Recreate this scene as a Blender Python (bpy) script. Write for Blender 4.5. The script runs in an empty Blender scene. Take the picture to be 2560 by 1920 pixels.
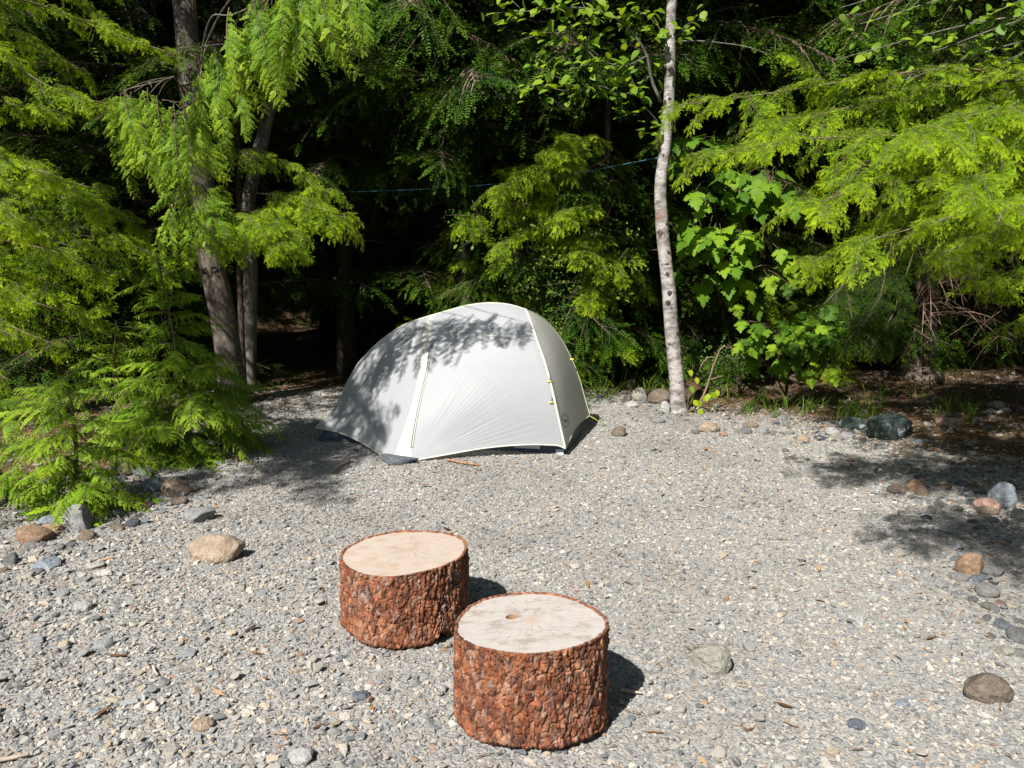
import bpy, bmesh, math, random
import numpy as np
from mathutils import Vector, Matrix, Euler
from mathutils.bvhtree import BVHTree

scene = bpy.context.scene
# ------------------------------------------------------------------ camera
CAM_H = 1.47
PITCH = math.radians(9.5)
FPX = 1922.0                       # focal length in photo pixels (2560 wide)
cam_d = bpy.data.cameras.new('camera'); cam = bpy.data.objects.new('camera', cam_d)
scene.collection.objects.link(cam)
cam.location = (0, 0, CAM_H)
cam.rotation_euler = (math.pi/2 - PITCH, 0, 0)
cam_d.sensor_width = 36; cam_d.lens = 36*FPX/2560
cam_d.clip_start = 0.05; cam_d.clip_end = 2000
scene.camera = cam
# ------------------------------------------------------------------ world and sun
SUN_EL = math.radians(47); SUN_DIR2 = (0.53, 0.85)         # horizontal direction the light travels
world = bpy.data.worlds.new('World'); scene.world = world; world.use_nodes = True
wn = world.node_tree; wn.nodes.clear()
wo = wn.nodes.new('ShaderNodeOutputWorld'); wb = wn.nodes.new('ShaderNodeBackground')
sk = wn.nodes.new('ShaderNodeTexSky'); sk.sky_type = 'NISHITA'; sk.sun_disc = False
sk.sun_elevation = SUN_EL; sk.sun_rotation = math.atan2(-SUN_DIR2[0], -SUN_DIR2[1]) % (2*math.pi)
wb.inputs['Strength'].default_value = 0.05
wn.links.new(sk.outputs[0], wb.inputs[0]); wn.links.new(wb.outputs[0], wo.inputs[0])
sun_d = bpy.data.lights.new('sun', 'SUN'); sun = bpy.data.objects.new('sun', sun_d); scene.collection.objects.link(sun)
sun_d.energy = 5.0; sun_d.angle = math.radians(0.53); sun_d.color = (1.0, 0.96, 0.90)
ld = Vector((SUN_DIR2[0]*math.cos(SUN_EL), SUN_DIR2[1]*math.cos(SUN_EL), -math.sin(SUN_EL))).normalized()
sun.rotation_euler = ld.to_track_quat('-Z', 'Y').to_euler(); sun.location = (-4, -6, 9)
vs = scene.view_settings
vs.view_transform = 'Standard'; vs.look = 'None'; vs.gamma = 1.0; vs.exposure = 0.95; vs.use_curve_mapping = False
scene.render.engine = 'CYCLES'
scene.cycles.use_denoising = True
scene.cycles.max_bounces = 5; scene.cycles.diffuse_bounces = 3; scene.cycles.glossy_bounces = 2
scene.cycles.transmission_bounces = 3; scene.cycles.caustics_reflective = False; scene.cycles.caustics_refractive = False

# ------------------------------------------------------------------ helpers
COL = scene.collection
RIGHT = Vector((1, 0, 0)); FWD = Vector((0, math.cos(PITCH), -math.sin(PITCH))); UP = Vector((0, math.sin(PITCH), math.cos(PITCH)))
CAM = Vector((0, 0, CAM_H))
def pdir(px, py): return FWD + RIGHT*((px-1280)/FPX) + UP*((960-py)/FPX)
def at(px, py, Y):                       # pixel + distance into the scene -> point
    d = pdir(px, py); return CAM + d*(Y/d.y)

def _h(ix, iy, iz, seed):
    n = (ix*374761393 + iy*668265263 + iz*1274126177 + seed*974634577) & 0x7fffffff
    n = ((n ^ (n >> 13))*1274126177) & 0x7fffffff
    n = ((n ^ (n >> 16))*668265263) & 0x7fffffff
    return ((n ^ (n >> 15)) & 0xffff)/65535.0
def vnoise(P, seed=0):
    P = np.asarray(P, float)
    if P.shape[-1] == 2: P = np.concatenate([P, np.zeros(P.shape[:-1]+(1,))], -1)
    I = np.floor(P).astype(np.int64); F = P-I; F = F*F*(3-2*F)
    r = 0
    for dx in (0, 1):
        for dy in (0, 1):
            for dz in (0, 1):
                w = (F[..., 0] if dx else 1-F[..., 0])*(F[..., 1] if dy else 1-F[..., 1])*(F[..., 2] if dz else 1-F[..., 2])
                r = r + w*_h(I[..., 0]+dx, I[..., 1]+dy, I[..., 2]+dz, seed)
    return r*2-1
def fbm(P, seed=0, o=4):
    P = np.asarray(P, float); r = 0; a = 1; s = 0
    for k in range(o):
        r = r + a*vnoise(P*(2.03**k), seed+k*17); s += a; a *= .5
    return r/s

class Soup:
    """collects faces for ONE mesh"""
    def __init__(s): s.V = []; s.Q = []; s.T = []; s.qm = []; s.tm = []; s.tint = []; s.n = 0
    def add(s, V, Q=None, T=None, mat=0, tint=0.5):
        V = np.asarray(V, float).reshape(-1, 3); s.V.append(V)
        s.tint.append(np.broadcast_to(np.asarray(tint, float), (len(V),)))
        if Q is not None and len(Q): Q = np.asarray(Q, np.int64).reshape(-1, 4); s.Q.append(Q+s.n); s.qm.append(np.full(len(Q), mat))
        if T is not None and len(T): T = np.asarray(T, np.int64).reshape(-1, 3); s.T.append(T+s.n); s.tm.append(np.full(len(T), mat))
        s.n += len(V)
    def tube(s, pts, rad, seg=6, mat=0, tint=0.5, cap=True, rough=0, seed=0):
        pts = np.asarray([tuple(p) for p in pts], float); n = len(pts)
        rad = np.broadcast_to(np.asarray(rad, float), (n,))
        t = np.gradient(pts, axis=0); t /= np.linalg.norm(t, axis=1)[:, None]+1e-12
        ref = np.array([0, 0, 1.]) if abs(t[0][2]) < .9 else np.array([1., 0, 0])
        V = []
        u = np.cross(ref, t[0]); u /= np.linalg.norm(u)
        for i in range(n):
            u = u-t[i]*u.dot(t[i]); u /= np.linalg.norm(u); v = np.cross(t[i], u)
            a = np.arange(seg)/seg*2*math.pi
            r = rad[i]
            ring = np.cos(a)[:, None]*u+np.sin(a)[:, None]*v
            if rough: r = (rad[i]*(1+rough*fbm(np.concatenate([ring*2.2, ], 1)+pts[i]*np.array([6, 6, 6]), seed, 3)))[:, None]
            V.append(pts[i]+ring*r)
        V = np.concatenate(V)
        i, j = np.meshgrid(np.arange(n-1), np.arange(seg), indexing='ij'); j2 = (j+1) % seg
        Q = np.stack([i*seg+j, i*seg+j2, (i+1)*seg+j2, (i+1)*seg+j], -1).reshape(-1, 4)
        T = []
        if cap:
            V = np.concatenate([V, pts[:1], pts[-1:]]); c0 = n*seg; c1 = c0+1
            T = [(c0, (k+1) % seg, k) for k in range(seg)]+[(c1, (n-1)*seg+k, (n-1)*seg+(k+1) % seg) for k in range(seg)]
        s.add(V, Q, T, mat, tint)
    def grid(s, P, mat=0, tint=0.5, closed_u=False):
        P = np.asarray(P, float); a, b = P.shape[:2]
        i, j = np.meshgrid(np.arange(a-1), np.arange(b if closed_u else b-1), indexing='ij'); j2 = (j+1) % b
        Q = np.stack([i*b+j, i*b+j2, (i+1)*b+j2, (i+1)*b+j], -1).reshape(-1, 4)
        s.add(P.reshape(-1, 3), Q, None, mat, np.asarray(tint).reshape(-1) if np.ndim(tint) else tint)
    def mesh(s, name, mats, smooth=True):
        me = bpy.data.meshes.new(name)
        V = np.concatenate(s.V); me.vertices.add(len(V)); me.vertices.foreach_set('co', V.astype(np.float32).ravel())
        Q = np.concatenate(s.Q) if s.Q else np.zeros((0, 4), np.int64); T = np.concatenate(s.T) if s.T else np.zeros((0, 3), np.int64)
        li = np.concatenate([Q.ravel(), T.ravel()]).astype(np.int32)
        me.loops.add(len(li)); me.loops.foreach_set('vertex_index', li)
        ls = np.concatenate([np.arange(len(Q))*4, len(Q)*4+np.arange(len(T))*3]).astype(np.int32)
        me.polygons.add(len(ls)); me.polygons.foreach_set('loop_start', ls)
        mi = np.concatenate((s.qm or [np.zeros(0)])+(s.tm or [np.zeros(0)])).astype(np.int32); me.polygons.foreach_set('material_index', mi)
        me.polygons.foreach_set('use_smooth', np.full(len(ls), smooth))
        at_ = me.attributes.new('tint', 'FLOAT', 'POINT'); at_.data.foreach_set('value', np.concatenate(s.tint).astype(np.float32))
        me.update(calc_edges=True)
        for m in (mats if isinstance(mats, (list, tuple)) else [mats]): me.materials.append(m)
        return me
    def obj(s, name, mats, parent=None, loc=None, smooth=True):
        return link(bpy.data.objects.new(name, s.mesh(name, mats, smooth)), parent, loc)

def link(o, parent=None, loc=None):
    COL.objects.link(o)
    if parent is not None: o.parent = parent
    if loc is not None: o.location = loc
    return o
def tag(o, label=None, cat=None, group=None, kind=None):
    if label: o['label'] = label
    if cat: o['category'] = cat
    if group: o['group'] = group
    if kind: o['kind'] = kind
    return o
def thing(name, label, cat, loc, group=None):
    o = bpy.data.objects.new(name, None); o.empty_display_size = .1
    COL.objects.link(o); o.location = loc
    return tag(o, label, cat, group)

# ------------------------------------------------------------------ node material helpers
class Mat:
    def __init__(s, name):
        s.m = bpy.data.materials.new(name); s.m.use_nodes = True; s.nt = s.m.node_tree; s.nt.nodes.clear()
        s.out = s.n('ShaderNodeOutputMaterial')
    def n(s, t, **kw):
        nd = s.nt.nodes.new(t)
        for k, v in kw.items(): setattr(nd, k, v)
        return nd
    def l(s, a, b): s.nt.links.new(a, b)
    def val(s, sock, v):
        if hasattr(v, 'is_output'): s.l(v, sock)
        elif isinstance(v, (tuple, list)) and len(v) == 3 and sock.type == 'RGBA': sock.default_value = (*v, 1)
        else: sock.default_value = v
    def coord(s, scale=(1, 1, 1), kind='Object'):
        tc = s.n('ShaderNodeTexCoord'); mp = s.n('ShaderNodeMapping'); mp.inputs['Scale'].default_value = scale
        s.l(tc.outputs[kind], mp.inputs[0]); return mp.outputs[0]
    def noise(s, vec, scale, detail=4, rough=.6, dist=0):
        t = s.n('ShaderNodeTexNoise'); s.l(vec, t.inputs['Vector']); t.inputs['Scale'].default_value = scale
        t.inputs['Detail'].default_value = detail; t.inputs['Roughness'].default_value = rough; t.inputs['Distortion'].default_value = dist
        return t.outputs['Fac']
    def vor(s, vec, scale, feature='F1', out='Distance'):
        t = s.n('ShaderNodeTexVoronoi', feature=feature); s.l(vec, t.inputs['Vector']); t.inputs['Scale'].default_value = scale
        return t.outputs[out]
    def ramp(s, fac, stops, interp='LINEAR'):
        r = s.n('ShaderNodeValToRGB'); r.color_ramp.interpolation = interp; e = r.color_ramp.elements
        while len(e) < len(stops): e.new(.5)
        for k, (p, c) in enumerate(stops): e[k].position = p; e[k].color = (*c, 1) if len(c) == 3 else c
        s.val(r.inputs[0], fac); return r.outputs[0]
    def mix(s, fac, a, b, mode='MIX'):
        m = s.n('ShaderNodeMix', data_type='RGBA', blend_type=mode); s.val(m.inputs[0], fac); s.val(m.inputs[6], a); s.val(m.inputs[7], b); return m.outputs[2]
    def math(s, op, a, b=0.0, clamp=False):
        m = s.n('ShaderNodeMath', operation=op, use_clamp=clamp); s.val(m.inputs[0], a); s.val(m.inputs[1], b); return m.outputs[0]
    def attr(s, name, out='Fac', typ='GEOMETRY'):
        a = s.n('ShaderNodeAttribute', attribute_name=name, attribute_type=typ); return a.outputs[out]
    def bump(s, h, strength=.5, dist=.01):
        b = s.n('ShaderNodeBump'); s.l(h, b.inputs['Height']); b.inputs['Strength'].default_value = strength; b.inputs['Distance'].default_value = dist; return b.outputs[0]
    def pbr(s, col, rough=.8, bump=None, spec=.3, **kw):
        p = s.n('ShaderNodeBsdfPrincipled'); s.val(p.inputs['Base Color'], col); s.val(p.inputs['Roughness'], rough)
        p.inputs['Specular IOR Level'].default_value = spec
        if bump is not None: s.l(bump, p.inputs['Normal'])
        for k, v in kw.items(): s.val(p.inputs[k], v)
        return p.outputs[0]
    def done(s, sh): s.l(sh, s.out.inputs[0]); return s.m
def simple(name, col, rough=.7, spec=.3):
    M = Mat(name); return M.done(M.pbr(col, rough, None, spec))

# ------------------------------------------------------------------ ground shape
# clearing outline (world metres, counter-clockwise); outside it the forest floor takes over
CLEAR = np.array([(-9, -6), (7, -6), (6, 2.2), (3.6, 3.9), (3.3, 4.9), (2.75, 5.7), (2.2, 6.6), (1.4, 7.1), (.6, 7.9), (-.6, 8.4), (-1.9, 8.0), (-2.35, 6.7), (-2.3, 5.6), (-2.2, 5.05), (-2.75, 4.4), (-4.2, 3.6), (-9, 2.5)])
def clear_dist(x, y):                      # > 0 inside the clearing
    P = np.stack([x, y], -1).astype(float); n = len(CLEAR)
    d = np.full(P.shape[:-1], 1e9); ins = np.zeros(P.shape[:-1], bool)
    for i in range(n):
        a = CLEAR[i]; b = CLEAR[(i+1) % n]; ab = b-a
        t = np.clip(((P-a)@ab)/(ab@ab), 0, 1); q = a+t[..., None]*ab
        d = np.minimum(d, np.hypot(P[..., 0]-q[..., 0], P[..., 1]-q[..., 1]))
        c = ((a[1] > P[..., 1]) != (b[1] > P[..., 1])) & (P[..., 0] < (b[0]-a[0])*(P[..., 1]-a[1])/(b[1]-a[1]+1e-12)+a[0])
        ins ^= c
    return np.where(ins, d, -d)
def smooth(a, b, x): t = np.clip((x-a)/(b-a), 0, 1); return t*t*(3-2*t)
def gz_arr(x, y):
    x = np.asarray(x, float); y = np.asarray(y, float); P = np.stack([x, y], -1)
    d = clear_dist(x, y); out = smooth(.3, -2.0, d)
    z = .012*fbm(P*.9, 3, 3)+out*(.05+.10*fbm(P*.8, 9, 4)+.05*fbm(P*3.1, 5, 3))
    r = np.hypot(x*.8, np.maximum(y, 0))
    return z+np.maximum(r-15, 0)*.42*smooth(15, 22, r)*smooth(90, 50, r)+14*smooth(50, 90, r)*1.0
def gz(x, y): return float(gz_arr(np.array([x]), np.array([y]))[0])
def ground(px, py, dz=0.0):
    d = pdir(px, py); z = 0
    for _ in range(6):
        t = (CAM_H-z-dz)/-d.z; p = CAM+d*t; z = gz(p.x, p.y)
    p.z = z; return p
# ------------------------------------------------------------------ ground sheet
def make_ground():
    M = Mat('ground_soil')
    v = M.coord(); n1 = M.noise(v, 2.2, 6); n2 = M.noise(v, 70, 4); duff = M.attr('duff')
    vc = M.vor(v, 95, out='Color'); vd = M.vor(v, 95)
    grav = M.ramp(n2, [(.25, (.16, .155, .15)), (.5, (.27, .262, .25)), (.75, (.36, .345, .325))])
    litter = M.ramp(n2, [(.3, (.035, .022, .013)), (.5, (.10, .060, .032)), (.68, (.20, .125, .065)), (.8, (.26, .18, .11))])
    soil = M.mix(M.ramp(n1, [(.45, (0, 0, 0)), (.6, (1, 1, 1))]), litter, M.mix(.6, litter, (.06, .05, .03)))
    col = M.mix(M.math('ADD', duff, M.math('MULTIPLY', M.math('SUBTRACT', n1, .5), .5), True), grav, soil)
    h = M.math('ADD', M.math('MULTIPLY', vd, -.6), n2)
    m = M.done(M.pbr(col, .95, M.bump(h, .8, .012), .15))
    # graded grid: fine near the camera, coarse far off
    def axis(a, b, near, far0):
        return np.array(sorted(set([round(t, 4) for t in near]+[round(t, 4) for t in far0])))
    xs = np.concatenate([-np.geomspace(8, 160, 24)[::-1], np.arange(-7.9, 7.95, .1), np.geomspace(8, 160, 24)])
    ys = np.concatenate([-np.geomspace(4, 120, 20)[::-1], np.arange(-3.9, 13.95, .1), np.geomspace(14, 260, 40)])
    X, Y = np.meshgrid(xs, ys); Z = gz_arr(X, Y)
    S = Soup(); S.grid(np.stack([X, Y, Z], -1))
    o = S.obj('ground', m); tag(o, kind='structure')
    d = clear_dist(X, Y); duff = smooth(.15, -.75, d+.35*fbm(np.stack([X, Y], -1)*1.6, 21, 4))
    a = o.data.attributes.new('duff', 'FLOAT', 'POINT'); a.data.foreach_set('value', duff.astype(np.float32).ravel())
    return o
make_ground()

# ------------------------------------------------------------------ gravel (nobody could count it)
def pebble_mesh(k, rng):
    bm = bmesh.new(); n = rng.integers(11, 17)
    flat = rng.uniform(.34, .7); el = rng.uniform(.62, 1.0)
    for _ in range(n):
        v = rng.normal(size=3); v /= np.linalg.norm(v); v = np.sign(v)*np.abs(v)**.75
        bm.verts.new((v[0]*.5, v[1]*.5*el, v[2]*.5*flat))
    r = bmesh.ops.convex_hull(bm, input=bm.verts)
    bmesh.ops.delete(bm, geom=[g for g in r['geom_interior'] if isinstance(g, bmesh.types.BMVert)], context='VERTS')
    bmesh.ops.bevel(bm, geom=list(bm.edges), offset=.035, segments=1, affect='EDGES', clamp_overlap=True)
    me = bpy.data.meshes.new('pebble'); bm.to_mesh(me); bm.free(); return me
def stone_palette(M, fac):
    return M.ramp(fac, [(0, (.15, .165, .18)), (.14, (.24, .243, .243)), (.28, (.31, .298, .278)), (.42, (.20, .21, .217)), (.55, (.335, .322, .30)),
                        (.66, (.30, .262, .215)), (.75, (.23, .246, .247)), (.84, (.28, .268, .252)), (.945, (.42, .405, .385)), (.97, (.25, .165, .12)), (.99, (.56, .55, .53))], 'CONSTANT')
def make_gravel():
    rng = np.random.default_rng(7)
    M = Mat('gravel_stone'); oi = M.n('ShaderNodeObjectInfo'); v = M.coord((1, 1, 1))
    col = stone_palette(M, oi.outputs['Random'])
    r2 = M.math('FRACT', M.math('MULTIPLY', oi.outputs['Random'], 37.31))
    n = M.noise(v, 7, 3)
    col = M.mix(.75, col, M.ramp(M.math('ADD', M.math('MULTIPLY', r2, .7), M.math('MULTIPLY', n, .35)), [(.1, (.66, .64, .605)), (.9, (1.36, 1.29, 1.20))]), 'MULTIPLY')
    geo = M.n('ShaderNodeNewGeometry'); big = M.noise(geo.outputs['Position'], 1.1, 5, .6)
    col = M.mix(1, col, M.ramp(big, [(.32, (.70, .69, .68)), (.5, (1, 1, 1)), (.7, (1.10, 1.09, 1.06))]), 'MULTIPLY')
    m = M.done(M.pbr(col, .82, M.bump(n, .3, .05), .25))
    protos = bpy.data.collections.new('pebble_shapes')
    for k in range(22):
        me = pebble_mesh(k, rng); me.materials.append(m); protos.objects.link(bpy.data.objects.new('pebble', me))
    pts = []
    def layer(n, x0, x1, y0, y1, med, sig, lo, hi, bias=None, out_keep=.12, lift=.1):
        y = rng.uniform(y0, y1, n); w = .70*np.maximum(y, .3)+1.1
        x = rng.uniform(-1, 1, n)*w
        d = clear_dist(x, y)+.35*fbm(np.stack([x, y], -1)*1.6, 21, 4)
        keep = rng.uniform(0, 1, n) < np.where(d > 0, 1, np.maximum(out_keep, 1+d/.7))
        if bias is not None: keep &= rng.uniform(0, 1, n) < bias(x, y)
        keep &= rng.uniform(0, 1, n) < np.clip(w/(.70*y1+1.1), 0, 1)**0   # uniform per metre of depth row
        x, y = x[keep], y[keep]
        s = np.clip(med*np.exp(rng.normal(0, sig, len(x))), lo, hi)
        z = gz_arr(x, y)+s*lift*rng.uniform(-.6, 1.4, len(x))
        pts.append((np.stack([x, y, z], -1), s))
    coarse = lambda x, y: np.clip(.10+.55*smooth(3.4, 1.6, y+.5*x)+.6*smooth(1.6, 3.0, np.abs(x-.2)), 0, 1)
    for (a, b) in ((1.0, 2), (2, 3), (3, 4), (4, 5), (5, 6), (6, 7.2), (7.2, 9)):
        area = (b-a)*2*(.70*(a+b)/2+1.1)
        layer(int(area*(6200 if b < 5.5 else 4800)), 0, 0, a, b, .0148, .33, .007, .032, None, .03, .14)
        layer(int(area*950), 0, 0, a, b, .026, .30, .016, .055, coarse, .12, .25)
        layer(int(area*70), 0, 0, a, b, .048, .25, .03, .085, coarse, .35, .12)
    P = np.concatenate([p for p, s in pts]); S = np.concatenate([s for p, s in pts]); n = len(P)
    me = bpy.data.meshes.new('gravel'); me.vertices.add(n); me.vertices.foreach_set('co', P.astype(np.float32).ravel())
    rot = np.stack([rng.normal(0, .28, n), rng.normal(0, .28, n), rng.uniform(0, 6.28, n)], -1)
    scl = np.stack([S*rng.uniform(.85, 1.2, n), S*rng.uniform(.8, 1.1, n), S*rng.uniform(.7, 1.1, n)], -1)
    for nm, dat in (('rot', rot), ('scl', scl)):
        a = me.attributes.new(nm, 'FLOAT_VECTOR', 'POINT'); a.data.foreach_set('vector', dat.astype(np.float32).ravel())
    a = me.attributes.new('pick', 'INT', 'POINT'); a.data.foreach_set('value', rng.integers(0, 22, n).astype(np.int32))
    o = link(bpy.data.objects.new('gravel', me)); me.materials.append(m)
    tag(o, 'loose grey and tan crushed gravel covering the clearing', 'gravel', kind='stuff')
    ng = bpy.data.node_groups.new('scatter_gravel', 'GeometryNodeTree')
    ng.interface.new_socket('Geometry', in_out='INPUT', socket_type='NodeSocketGeometry'); ng.interface.new_socket('Geometry', in_out='OUTPUT', socket_type='NodeSocketGeometry')
    N = ng.nodes; gi = N.new('NodeGroupInput'); go = N.new('NodeGroupOutput'); ip = N.new('GeometryNodeInstanceOnPoints'); ci = N.new('GeometryNodeCollectionInfo')
    ci.inputs['Collection'].default_value = protos; ci.inputs['Separate Children'].default_value = True; ci.inputs['Reset Children'].default_value = True
    def na(name, t): q = N.new('GeometryNodeInputNamedAttribute'); q.data_type = t; q.inputs['Name'].default_value = name; return q.outputs['Attribute']
    e2r = N.new('FunctionNodeEulerToRotation'); L = ng.links.new
    L(gi.outputs[0], ip.inputs['Points']); L(ci.outputs[0], ip.inputs['Instance']); ip.inputs['Pick Instance'].default_value = True
    L(na('pick', 'INT'), ip.inputs['Instance Index']); L(na('rot', 'FLOAT_VECTOR'), e2r.inputs[0]); L(e2r.outputs[0], ip.inputs['Rotation']); L(na('scl', 'FLOAT_VECTOR'), ip.inputs['Scale'])
    L(ip.outputs[0], go.inputs[0])
    md = o.modifiers.new('scatter', 'NODES'); md.node_group = ng
    print('pebbles', n)
make_gravel()

# ------------------------------------------------------------------ stones and rocks
def rock_mat(name, a, b, c=None, lichen=None, sc=6):
    M = Mat(name); v = M.coord(); n = M.noise(v, sc, 6, .65, .4); n2 = M.noise(v, sc*9, 4, .7)
    col = M.ramp(n, [(.3, a), (.55, b), (.72, c or b)])
    col = M.mix(.55, col, M.ramp(n2, [(.3, (.45, .45, .45)), (.7, (1.25, 1.25, 1.25))]), 'MULTIPLY')
    if lichen: col = M.mix(M.ramp(M.noise(v, sc*1.7, 5, .7, .6), [(.56, (0, 0, 0)), (.62, (1, 1, 1))]), col, lichen)
    h = M.math('ADD', n2, M.math('MULTIPLY', n, 2.0))
    return M.done(M.pbr(col, .85, M.bump(h, .9, .02), .2))
RM = dict(
    tan=rock_mat('rock_tan', (.20, .15, .11), (.36, .28, .21), (.45, .38, .30)),
    grey=rock_mat('rock_grey', (.14, .14, .14), (.27, .27, .265), (.38, .37, .36)),
    blue=rock_mat('rock_blue_grey', (.13, .15, .17), (.24, .27, .30), (.34, .37, .40)),
    brown=rock_mat('rock_brown', (.13, .085, .055), (.30, .20, .13), (.40, .29, .20)),
    green=rock_mat('rock_dark_green', (.018, .030, .028), (.045, .065, .058), (.08, .10, .09), (.30, .32, .33), 4),
    olive=rock_mat('rock_olive', (.19, .18, .145), (.31, .305, .26), (.39, .385, .335)),
    dark=rock_mat('rock_dark_brown', (.09, .07, .055), (.18, .145, .115), (.25, .21, .17)),
    slate=rock_mat('rock_slate', (.07, .08, .095), (.14, .155, .18), (.20, .215, .24)),
    white=rock_mat('rock_pale', (.35, .34, .32), (.52, .51, .49), (.62, .61, .58)),
    pale=rock_mat('rock_pale_grey', (.24, .24, .23), (.38, .375, .36), (.46, .45, .43)),
    rose=rock_mat('rock_rose', (.22, .13, .10), (.38, .25, .20), (.45, .33, .27)))
def rock_mesh(name, w, d, h, seed, ang, mat, sub=4, cuts=7, rough=1.0):
    rng = np.random.default_rng(seed)
    bm = bmesh.new(); bmesh.ops.create_icosphere(bm, subdivisions=sub, radius=1)
    V = np.array([v.co[:] for v in bm.verts])
    for _ in range(cuts):                              # planar facets
        nrm = rng.normal(size=3); nrm[2] *= .7; nrm /= np.linalg.norm(nrm); lim = rng.uniform(.55, .9)
        dd = V@nrm; over = np.maximum(dd-lim, 0); V = V-np.outer(over*ang, nrm)
    nn = V/np.linalg.norm(V, axis=1)[:, None]
    V = V*(1+rough*(.17*fbm(nn*1.3+seed*3.1, seed, 3)+.10*fbm(nn*3.4+seed, seed+5, 3)+.05*(1-2*np.abs(fbm(nn*6, seed+9, 3)))+.03*fbm(nn*16, seed+2, 3)))[:, None]
    lo, hi = V.min(0), V.max(0); V = (V-(lo+hi)/2)/((hi-lo)/2)
    V = V*np.array([w/2, d/2, h/2])
    for v, c in zip(bm.verts, V): v.co = c
    for f in bm.faces: f.smooth = True
    me = bpy.data.meshes.new(name); bm.to_mesh(me); bm.free(); me.materials.append(mat); return me
def rock(px, py, wpx, hpx, mat, label, seed, name='rock', ang=.85, depth=.8, rot=0, sink=.34, group=None, flat=None, cuts=7):
    p = ground(px, py); m = p.y*1.01/FPX*1.02                 # metres per pixel there
    w = wpx*m; tilt = math.atan2(CAM_H, p.y)
    dep = w*depth; h = max((hpx*m-dep*math.sin(tilt)*.55)/math.cos(tilt), w*.22)
    if flat: h = w*flat
    o = link(bpy.data.objects.new(name, rock_mesh(name, w, dep, h*(1+sink), seed, ang, RM[mat], cuts=cuts)))
    y = p.y+dep*.42; o.location = (p.x, y, gz(p.x, y)+h*(1+sink)/2-h*sink); o.rotation_euler = (0, 0, rot)
    return tag(o, label, 'rock', group)
Z5 = lambda x, y: (1400+x/1.907, 750+y/1.907)
rock(522, 1410, 150, 78, 'tan', 'large tan boulder sitting alone on open gravel', 11, ang=.9, depth=.62)
rock(487, 1310, 86, 44, 'grey', 'angular grey rock uphill of the large tan boulder', 12, ang=1)
rock(433, 1240, 76, 50, 'tan', 'blocky tan rock at the tips of the low cedar fronds', 13, ang=1)
rock(372, 1234, 56, 40, 'blue', 'blue-grey rock tucked beside the blocky tan rock', 14)
rock(68, 1362, 96, 54, 'brown', 'rounded brown rock under the cedar sapling by its pinkish slab', 15, ang=.3)
rock(118, 1340, 60, 34, 'rose', 'pinkish slab leaning on the rounded brown rock', 16)
rock(182, 1330, 74, 74, 'grey', 'grey layered rock half hidden by cedar fronds', 17, ang=1)
rock(105, 1427, 72, 44, 'blue', 'flat blue-grey stone with a crack on the gravel', 18, flat=.36, ang=1)
rock(253, 1442, 42, 32, 'white', 'pale flat four-sided stone on the gravel', 19, flat=.3, ang=1)
rock(232, 1425, 46, 24, 'pale', 'pale grey flat stone touching the pale four-sided stone', 20, flat=.3)
rock(110, 1318, 50, 30, 'blue', 'small blue-grey rock behind the rounded brown rock', 21)
rock(300, 1190, 62, 40, 'dark', 'dark rock in deep shade under the cedar sapling', 22)
rock(350, 1195, 50, 30, 'slate', 'slate rock in shade beside the dark rock', 23)
# flat anchor stone on the tent's vestibule corner is built with the tent
rock(1775, 1082, 58, 30, 'tan', 'smooth tan oval stone in front of the birch tree', 31, ang=.25, depth=.7)
rock(1548, 1092, 38, 28, 'dark', 'small dark rough rock between tent and birch tree', 32, ang=.5)
rock(1664, 1034, 28, 32, 'pale', 'round grey cobble leaning on the birch trunk', 33, ang=.1, cuts=2)
rock(1600, 1003, 40, 34, 'olive', 'mossy olive boulder behind the round grey cobble', 34, ang=.2)
rock(1655, 1012, 66, 40, 'dark', 'dark wide boulder in shade behind the birch trunk', 35, ang=.3)
rock(1580, 1020, 38, 18, 'pale', 'pale low stone in front of the mossy olive boulder', 36)
rock(1578, 970, 30, 24, 'grey', 'grey stone among grass beside the tent shrub', 37)
rock(1908, 1088, 34, 24, 'grey', 'speckled grey stone on the gravel by the needle litter', 38)
rock(2008, 1107, 34, 22, 'tan', 'tan angular stone at the edge of the needle litter', 39, ang=1)
rock(1810, 1093, 22, 16, 'rose', 'small orange-pink stone beside the smooth tan oval stone', 40)
rock(2240, 1102, 126, 72, 'green', 'large dark green boulder with white veins', 41, ang=.75, depth=.6)
rock(2142, 1075, 66, 34, 'green', 'low dark green rock touching the large veined boulder', 42, ang=1)
rock(2085, 1090, 38, 22, 'pale', 'smooth pale cobble near the low dark green rock', 43, ang=.2)
rock(2120, 1098, 44, 20, 'grey', 'grey cobble between the pale cobble and the veined boulder', 44, ang=.3)
rock(2357, 1062, 32, 26, 'rose', 'reddish-centred round stone beyond the large veined boulder', 45, ang=.2)
rock(2392, 1068, 46, 24, 'tan', 'tan stone next to the reddish round stone', 46)
rock(2434, 1442, 70, 66, 'brown', 'rounded orange-brown rock in dappled shade', 47, ang=.7, depth=.75)
rock(2478, 1282, 62, 42, 'rose', 'brownish-pink rounded rock beside the blue-white one', 48, ang=.2)
rock(2515, 1275, 66, 72, 'blue', 'tall blue-white mottled rock behind the brownish-pink one', 49, ang=.5)
rock(2556, 1300, 40, 30, 'olive', 'greenish cobble beside the blue-white mottled rock', 50, ang=.2)
rock(1782, 1688, 106, 80, 'olive', 'olive-grey cracked rock lying on bright gravel', 51, ang=.95, depth=.8, cuts=10)
rock(2146, 1558, 68, 36, 'pale', 'pale flat rectangular slab on bright gravel', 52, flat=.28, ang=1, rot=-.15)
rock(2482, 1760, 124, 80, 'dark', 'big grey-brown lump of rock on gravel', 53, ang=.9, depth=.7)
rock(2150, 1828, 54, 34, 'slate', 'purple-grey slate chip on bright gravel', 54, flat=.35, ang=1)
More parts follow.
